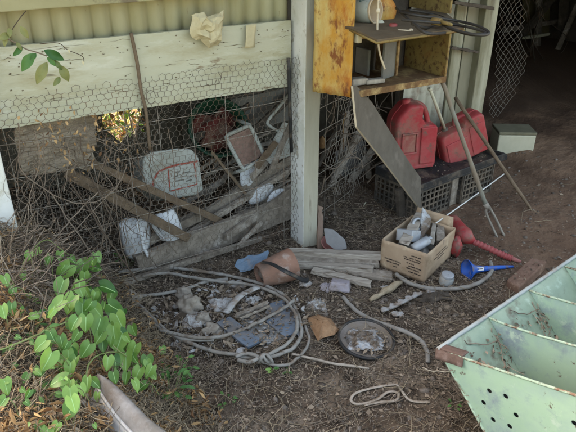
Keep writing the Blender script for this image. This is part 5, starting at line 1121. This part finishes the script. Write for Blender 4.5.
tag(b.build('hopper_weed', m_leafd), 'green leaves sprouting inside the green hopper', 'weed')

# ------------------------------------------------------------------ dead stems tangled over the left of the mesh
dv = thing('dead_vine', W(-1.0, .06, .3), 'tangle of dead vine stems over the left of the mesh and the bank', 'dead vine')
b = MB()
main = [([(18, 122, .05), (20, 142, .04), (20, 168, .03), (34, 182, .02), (60, 198, 0), (85, 203, 0), (108, 196, 0), (122, 178, .03), (126, 164, .05)], .0024),
        ([(66, 178, .05), (86, 205, .0), (104, 232, -.04), (124, 262, -.08), (138, 282, -.12)], .0035), ([(48, 190, .04), (70, 222, 0), (96, 260, -.05), (112, 285, -.1)], .003),
        ([(30, 262, 0), (60, 232, 0), (84, 205, .02), (100, 190, .04)], .003), ([(50, 255, -.02), (80, 225, 0), (112, 190, .04)], .002), ([(34, 165, .05), (48, 200, .03), (62, 240, 0), (70, 270, -.04)], .0025),
        ([(118, 160, .05), (116, 200, .03), (120, 240, 0), (128, 268, -.04)], .0022), ([(80, 135, .06), (84, 160, .05), (98, 190, .03), (118, 230, 0)], .0025), ([(128, 108, .06), (134, 140, .05), (140, 168, .05), (150, 200, .05), (146, 240, .04)], .0022),
        ([(156, 130, .06), (150, 165, .06), (156, 190, .06)], .0018), ([(168, 128, .05), (172, 150, .05), (176, 190, .05), (178, 215, .05)], .0018), ([(26, 275, -.1), (60, 262, -.1), (92, 258, -.08)], .003), ([(0, 290, -.15), (40, 275, -.14), (80, 268, -.12), (120, 262, -.08)], .003), ([(5, 240, 0), (40, 250, -.02), (75, 270, -.05), (110, 292, -.1)], .003)]
for pts, r in main: b.tube(smooth_path([PW(x, y, w) for x, y, w in pts], 7, .006), r, 5)
for i in range(52):
    x = random.uniform(24, 150); y = random.uniform(115, 250); an = random.gauss(1.1, .6)*random.choice((1, 1, -1)); L0 = random.uniform(20, 60); w = random.uniform(.0, .16)
    pts = [(x + L0*t*math.cos(an) + random.gauss(0, 3), min(268, y + L0*t*math.sin(abs(an)) + random.gauss(0, 3))) for t in (0, .33, .66, 1)]
    b.tube(smooth_path([PW(px, py, w + random.uniform(-.02, .02)) for px, py in pts], 5, .005), random.uniform(.0008, .0019), 4, cap=False)
random.seed(77)
for i in range(34):
    x = random.uniform(14, 135); y = random.uniform(126, 185); L0 = random.uniform(40, 130); w = random.uniform(.0, .10)
    pts = [(x + random.gauss(0, 5) + (L0*t)*random.gauss(0, .10), min(270, y + L0*t)) for t in (0, .2, .4, .6, .8, 1)]
    b.tube(smooth_path([PW(px, py, w + random.uniform(-.02, .02) - .06*max(0, (py-210)/60)) for px, py in pts], 4, .006), random.uniform(.0006, .0018), 4, cap=False)
b.build('stem', m_vine, dv)
b = MB()
for i in range(130):
    x = random.gauss(75, 28); y = random.gauss(135, 22)
    if not (105 < y < 180): continue
    leaf(b, PW(x, y, random.uniform(.02, .12)), random.uniform(.012, .03), random.uniform(.006, .014), V((random.uniform(-1, 1), random.uniform(-1, 1), -1)), V((random.uniform(-1, 1), -1, random.uniform(-1, 1))), seed=i, curl=.5)
b.build('withered_leaves', m_dead, dv)
b = MB()
for i in range(420):
    x = abs(random.gauss(0, 52)); y = random.gauss(262 + x*.12, 22); g = PG(x, max(216, min(y, 330)), random.uniform(.01, .12)); an = random.gauss(.5, .9); L0 = random.uniform(.05, .22); d = V((math.cos(an), random.uniform(-.5, .5), math.sin(an)*.7)).normalized()
    b.tube([g + d*L0*t + V((noise.noise(g*9+d*t), noise.noise(g*7+d*t+V((5, 0, 0))), noise.noise(g*8+d*t+V((0, 5, 0)))))*.03*t for t in (0, .3, .6, 1)], random.uniform(.0008, .0022), 4, cap=False)
b.build('twig_mound', mat('grey_brown_twigs', [(.07, .048, .033), (.15, .11, .08), (.27, .22, .17)], 9, bump=0, island=.85), dv)
# long bare stems lying down the bank
b = MB()
for pts, r in (([(0, 352), (28, 338), (60, 328), (92, 312)], .003), ([(0, 330), (30, 320), (70, 318)], .0025), ([(125, 345), (150, 372), (172, 400), (192, 428)], .0016), ([(130, 305), (160, 325), (190, 356), (214, 378), (226, 398)], .0014), ([(140, 290), (172, 312), (196, 330)], .0018), ([(226, 396), (206, 414), (190, 428), (170, 440)], .003), ([(232, 398), (230, 410), (216, 424)], .0022), ([(0, 372), (30, 362), (60, 345)], .002)):
    b.tube(smooth_path([PG(x, y, .03) for x, y in pts], 7, .004), r, 5)
tag(b.build('bare_stems', m_vine), 'long bare dead stems trailing down the bank of dead leaves', 'dead stems')

# ------------------------------------------------------------------ litter that nobody could count
def litter_mesh(name, pos, dirs, L, r, bend, m, label, cat):
    n = len(pos); d = dirs/np.linalg.norm(dirs, axis=1)[:, None]
    up = np.tile([0, 0, 1.0], (n, 1)); sd_ = np.cross(d, up); sd_ /= (np.linalg.norm(sd_, axis=1)[:, None]+1e-9); up2 = np.cross(sd_, d)
    V_ = np.zeros((n, 12, 3)); b1 = RNG.normal(0, 1, (n, 1))*bend*L[:, None]; b2 = RNG.normal(0, 1, (n, 1))*bend*L[:, None]*.3
    for i, t in enumerate((-.5, -.17, .17, .5)):
        c = pos + d*(t*L)[:, None] + sd_*b1*(.25-t*t)*4 + up2*b2*(.25-t*t)*4 + sd_*(RNG.normal(0, .04, (n, 1))*L[:, None])
        rad = (r*(1-.5*max(0, t+.2)))[:, None]
        for j in range(3):
            a = 2*PI*j/3+.5; V_[:, i*3+j] = c + sd_*math.cos(a)*rad + up2*math.sin(a)*rad
    base = np.arange(n)*12; F = []
    for i in range(3):
        for j in range(3):
            F.append(np.stack([base+i*3+j, base+i*3+(j+1) % 3, base+(i+1)*3+(j+1) % 3, base+(i+1)*3+j], 1))
    F = np.concatenate(F); return mk(name, V_.reshape(-1, 3), F, m, label, cat)
def mk(name, Vv, F, m, label, cat):
    me = bpy.data.meshes.new(name); me.vertices.add(len(Vv)); me.vertices.foreach_set('co', Vv.astype(np.float32).ravel())
    k = F.shape[1]; me.loops.add(F.size); me.loops.foreach_set('vertex_index', F.astype(np.int32).ravel()); me.polygons.add(len(F))
    me.polygons.foreach_set('loop_start', np.arange(len(F), dtype=np.int32)*k); me.update(); me.validate(); me.materials.append(m)
    o = bpy.data.objects.new(name, me); COL.objects.link(o); return tag(o, label, cat, kind='stuff')
def sample(n, fn, box=(-1.5, 1.9, .95, 4.3)):
    out = []
    while len(out) < n:
        x = random.uniform(box[0], box[1]); y = random.uniform(box[2], box[3])
        if abs(x) > .58*y + .25: continue
        p = V((x, y, 0)); s = (p-C0).dot(E); w = (p-C0).dot(N); d = (x-BK0.x)*-E.x + (y-BK0.y)*-E.y
        if random.random() < fn(x, y, s, w, d): out.append((x, y, h3(x, y)))
    return np.array(out)
def floor_d(x, y, s, w, d):                                # yard in front, coop and a little of the right bay
    k = 1 if w < .12 else (.8 if s < .8 else .0)
    if s > .5: k *= max(.03, 1-(s-.5)*2.0 - max(0, w)*1.5)
    k *= .45 + .9*max(0, noise.noise(V((x*4, y*4, 5)))+.35)
    return k*(.35 if d > .12 else 1)
n = 22000; p = sample(n, floor_d); L = RNG.gamma(2.2, .012, n)+.008; r = RNG.uniform(.0005, .0013, n)*(1+L*8)
d_ = np.stack([RNG.normal(0, 1, n), RNG.normal(0, 1, n), RNG.normal(0, .14, n)], 1); p[:, 2] += r+RNG.uniform(0, .006, n)
litter_mesh('twig_litter', p, d_, L, r, .15, m_twig, 'brown and grey twigs strewn over the bare earth', 'twigs')
n = 1700; p = sample(n, lambda x, y, s, w, d: (.9 if w < .1 else .5 if s < .8 else 0)*(.5 if d > .2 else 1)*(1-.97*sm(.45, .95, s))); L = RNG.uniform(.06, .22, n); r = RNG.uniform(.0007, .0017, n)
d_ = np.stack([RNG.normal(0, 1, n), RNG.normal(0, 1, n), RNG.normal(0, .10, n)], 1); p[:, 2] += .005+RNG.uniform(0, .012, n)
litter_mesh('rootlet_litter', p, d_, L, r, .3, m_straw, 'thin dry rootlets and straws tangled over the floor', 'rootlets')
def chips(name, p, size, m, label, cat, lift=.004, tilt=.5, fold=.5, aspr=(.25, .6)):
    n = len(p); a = RNG.uniform(0, 2*PI, n); nr = np.stack([RNG.normal(0, tilt, n), RNG.normal(0, tilt, n), np.ones(n)], 1); nr /= np.linalg.norm(nr, axis=1)[:, None]
    t = np.stack([np.cos(a), np.sin(a), np.zeros(n)], 1); t -= nr*(t*nr).sum(1)[:, None]; t /= np.linalg.norm(t, axis=1)[:, None]; sd_ = np.cross(nr, t)
    asp = RNG.uniform(*aspr, n); c = p + np.stack([np.zeros(n), np.zeros(n), RNG.uniform(.3, 1.5, n)*lift], 1)
    V_ = np.zeros((n, 6, 3)); S_ = size[:, None]; k = (size*asp)[:, None]; f = (RNG.uniform(0, fold, n)*size*asp)[:, None]
    V_[:, 0] = c - t*S_*.5; V_[:, 1] = c - t*S_*.12 + sd_*k*.5 + nr*f; V_[:, 2] = c + t*S_*.22 + sd_*k*.42 + nr*f; V_[:, 3] = c + t*S_*.5 + nr*f*.8; V_[:, 4] = c + t*S_*.2 - sd_*k*.42 + nr*f; V_[:, 5] = c - t*S_*.12 - sd_*k*.5 + nr*f
    b_ = np.arange(n)*6; F = np.concatenate([np.stack([b_, b_+1, b_+2, b_+3], 1), np.stack([b_, b_+3, b_+4, b_+5], 1)])
    return mk(name, V_.reshape(-1, 3), F, m, label, cat)
n = 46000; p = sample(n, floor_d); chips('leaf_crumb_litter', p, RNG.gamma(2.2, .0036, n)+.003, m_chip, 'crumbled leaves and wood chips over the earth floor', 'leaf litter')
tops = []
for poly_, z_, k_ in (([(216, 322), (230, 316), (262, 340), (248, 347)], .042, 50), ([(270, 303), (286, 299), (299, 318), (284, 336), (262, 318)], .038, 110), ([(240, 318), (268, 312), (290, 336), (262, 345)], .026, 160), ([(389, 240), (424, 252), (450, 238), (420, 222)], .13, 60), ([(340, 336), (366, 322), (392, 340), (366, 357)], .020, 170), ([(510, 278), (531, 259), (545, 263), (520, 286)], .054, 25)):
    got = 0
    while got < k_:
        xs_ = [q[0] for q in poly_]; ys_ = [q[1] for q in poly_]; x = random.uniform(min(xs_), max(xs_)); y = random.uniform(min(ys_), max(ys_)); c_ = False; j = len(poly_)-1
        for i in range(len(poly_)):
            if (poly_[i][1] > y) != (poly_[j][1] > y) and x < (poly_[j][0]-poly_[i][0])*(y-poly_[i][1])/(poly_[j][1]-poly_[i][1]) + poly_[i][0]: c_ = not c_
            j = i
        if c_: tops.append(tuple(P(x, y, z_))); got += 1
for _ in range(260): tops.append(tuple(LB(random.uniform(.02, Lb-.02), random.uniform(.02, DB-.02), .2145)))
tops = np.array(tops); chips('fallen_crumbs', tops, RNG.gamma(2.2, .0045, len(tops))+.004, m_chip, 'leaf crumbs fallen on the slabs, tray and carton', 'leaf litter', .002)
pc_ = sample(900, lambda x, y, s, w, d: 1 if ((x+.28)/.38)**2 + ((y-2.12)/.27)**2 < 1 else 0, (-.85, .25, 1.7, 2.5))
chips('rubbish_flakes', pc_[:420], RNG.gamma(3, .006, 420)+.006, m_rag, 'pale flakes of plastic and paper strewn inside the hose coil', 'rubbish', .012, .7, .8)
chips('bark_flakes', pc_[420:], RNG.gamma(3, .007, 480)+.008, m_chip, 'dark bark and leaf flakes strewn inside the hose coil', 'bark', .012, .7, .8)
def clods(name, p, size, m, label, cat):
    n = len(p); base = np.array([(0, 0, 1), (.9, 0, .3), (.28, .86, .3), (-.73, .53, .3), (-.73, -.53, .3), (.28, -.86, .3), (.73, .53, -.4), (-.28, .86, -.4), (-.9, 0, -.4), (-.28, -.86, -.4), (.73, -.53, -.4), (0, 0, -1)])
    ico = [(0, 1, 2), (0, 2, 3), (0, 3, 4), (0, 4, 5), (0, 5, 1), (1, 6, 2), (2, 7, 3), (3, 8, 4), (4, 9, 5), (5, 10, 1), (2, 6, 7), (3, 7, 8), (4, 8, 9), (5, 9, 10), (1, 10, 6), (11, 7, 6), (11, 8, 7), (11, 9, 8), (11, 10, 9), (11, 6, 10)]
    V_ = base[None]*RNG.uniform(.7, 1.3, (n, 12, 1))*size[:, None, None]*np.stack([RNG.uniform(.7, 1.3, n), RNG.uniform(.7, 1.3, n), RNG.uniform(.5, .8, n)], 1)[:, None, :]
    a = RNG.uniform(0, 2*PI, n); c, s = np.cos(a)[:, None], np.sin(a)[:, None]; X = V_[:, :, 0]*c - V_[:, :, 1]*s; Y = V_[:, :, 0]*s + V_[:, :, 1]*c
    V_[:, :, 0] = X; V_[:, :, 1] = Y; V_ += p[:, None, :]; F = (np.arange(n)[:, None, None]*12 + np.array(ico)[None]).reshape(-1, 3)
    return mk(name, V_.reshape(-1, 3), F, m, label, cat)
n = 7000; p = sample(n, lambda x, y, s, w, d: .7 if s < .7 else .22); clods('earth_clods', p, RNG.gamma(1.5, .0026, n)+.0015, m_clod, 'crumbs and clods of dry earth over the floor', 'clods')
# the bank: orange dead leaves, straw and stems
bank = lambda x, y, s, w, d: (sm(-.04, .10, d)*(1 if w < .14 else .15))
def pile(x): return .05 + 1.6*max(0, noise.noise(V((x[0]*6, x[1]*6, 9)))+.12)
n = 6500; p = sample(n, lambda x, y, s, w, d: bank(x, y, s, w, d)*min(1, pile((x, y)))*(1 if w < -.45 else .25), (-1.5, 0, .85, 2.4)); p[:, 2] += RNG.random(n)**2*.07
chips('dead_leaf_litter', p, np.minimum(RNG.gamma(3, .0075, n)+.008, .036), m_dead, 'curled orange brown dead leaves heaped on the bank at the left', 'dead leaves', .03, 1.3, 1.6, (.12, .32))
n = 13000; p = sample(n, bank, (-1.5, 0, .85, 2.4)); p[:, 2] += RNG.random(n)**1.5*.07; L = RNG.uniform(.03, .16, n); r = RNG.uniform(.0005, .0013, n)
d_ = np.stack([RNG.normal(0, 1, n), RNG.normal(0, 1, n), RNG.normal(0, .45, n)], 1); litter_mesh('dry_grass', p, d_, L, r, .22, m_straw, 'dry straw and dead grass covering the bank', 'dry grass')
n = 9000; p = sample(n, bank, (-1.5, 0, .85, 2.4)); p[:, 2] += RNG.random(n)*.04; chips('brown_leaf_litter', p, RNG.gamma(2.2, .0055, n)+.005, m_chip, 'dark brown leaf mould beneath the dead leaves of the bank', 'leaf mould', .01, .9, 1)
for i in range(14):
    pass
for o in S.objects:
    if '_o' in o: del o['_o']
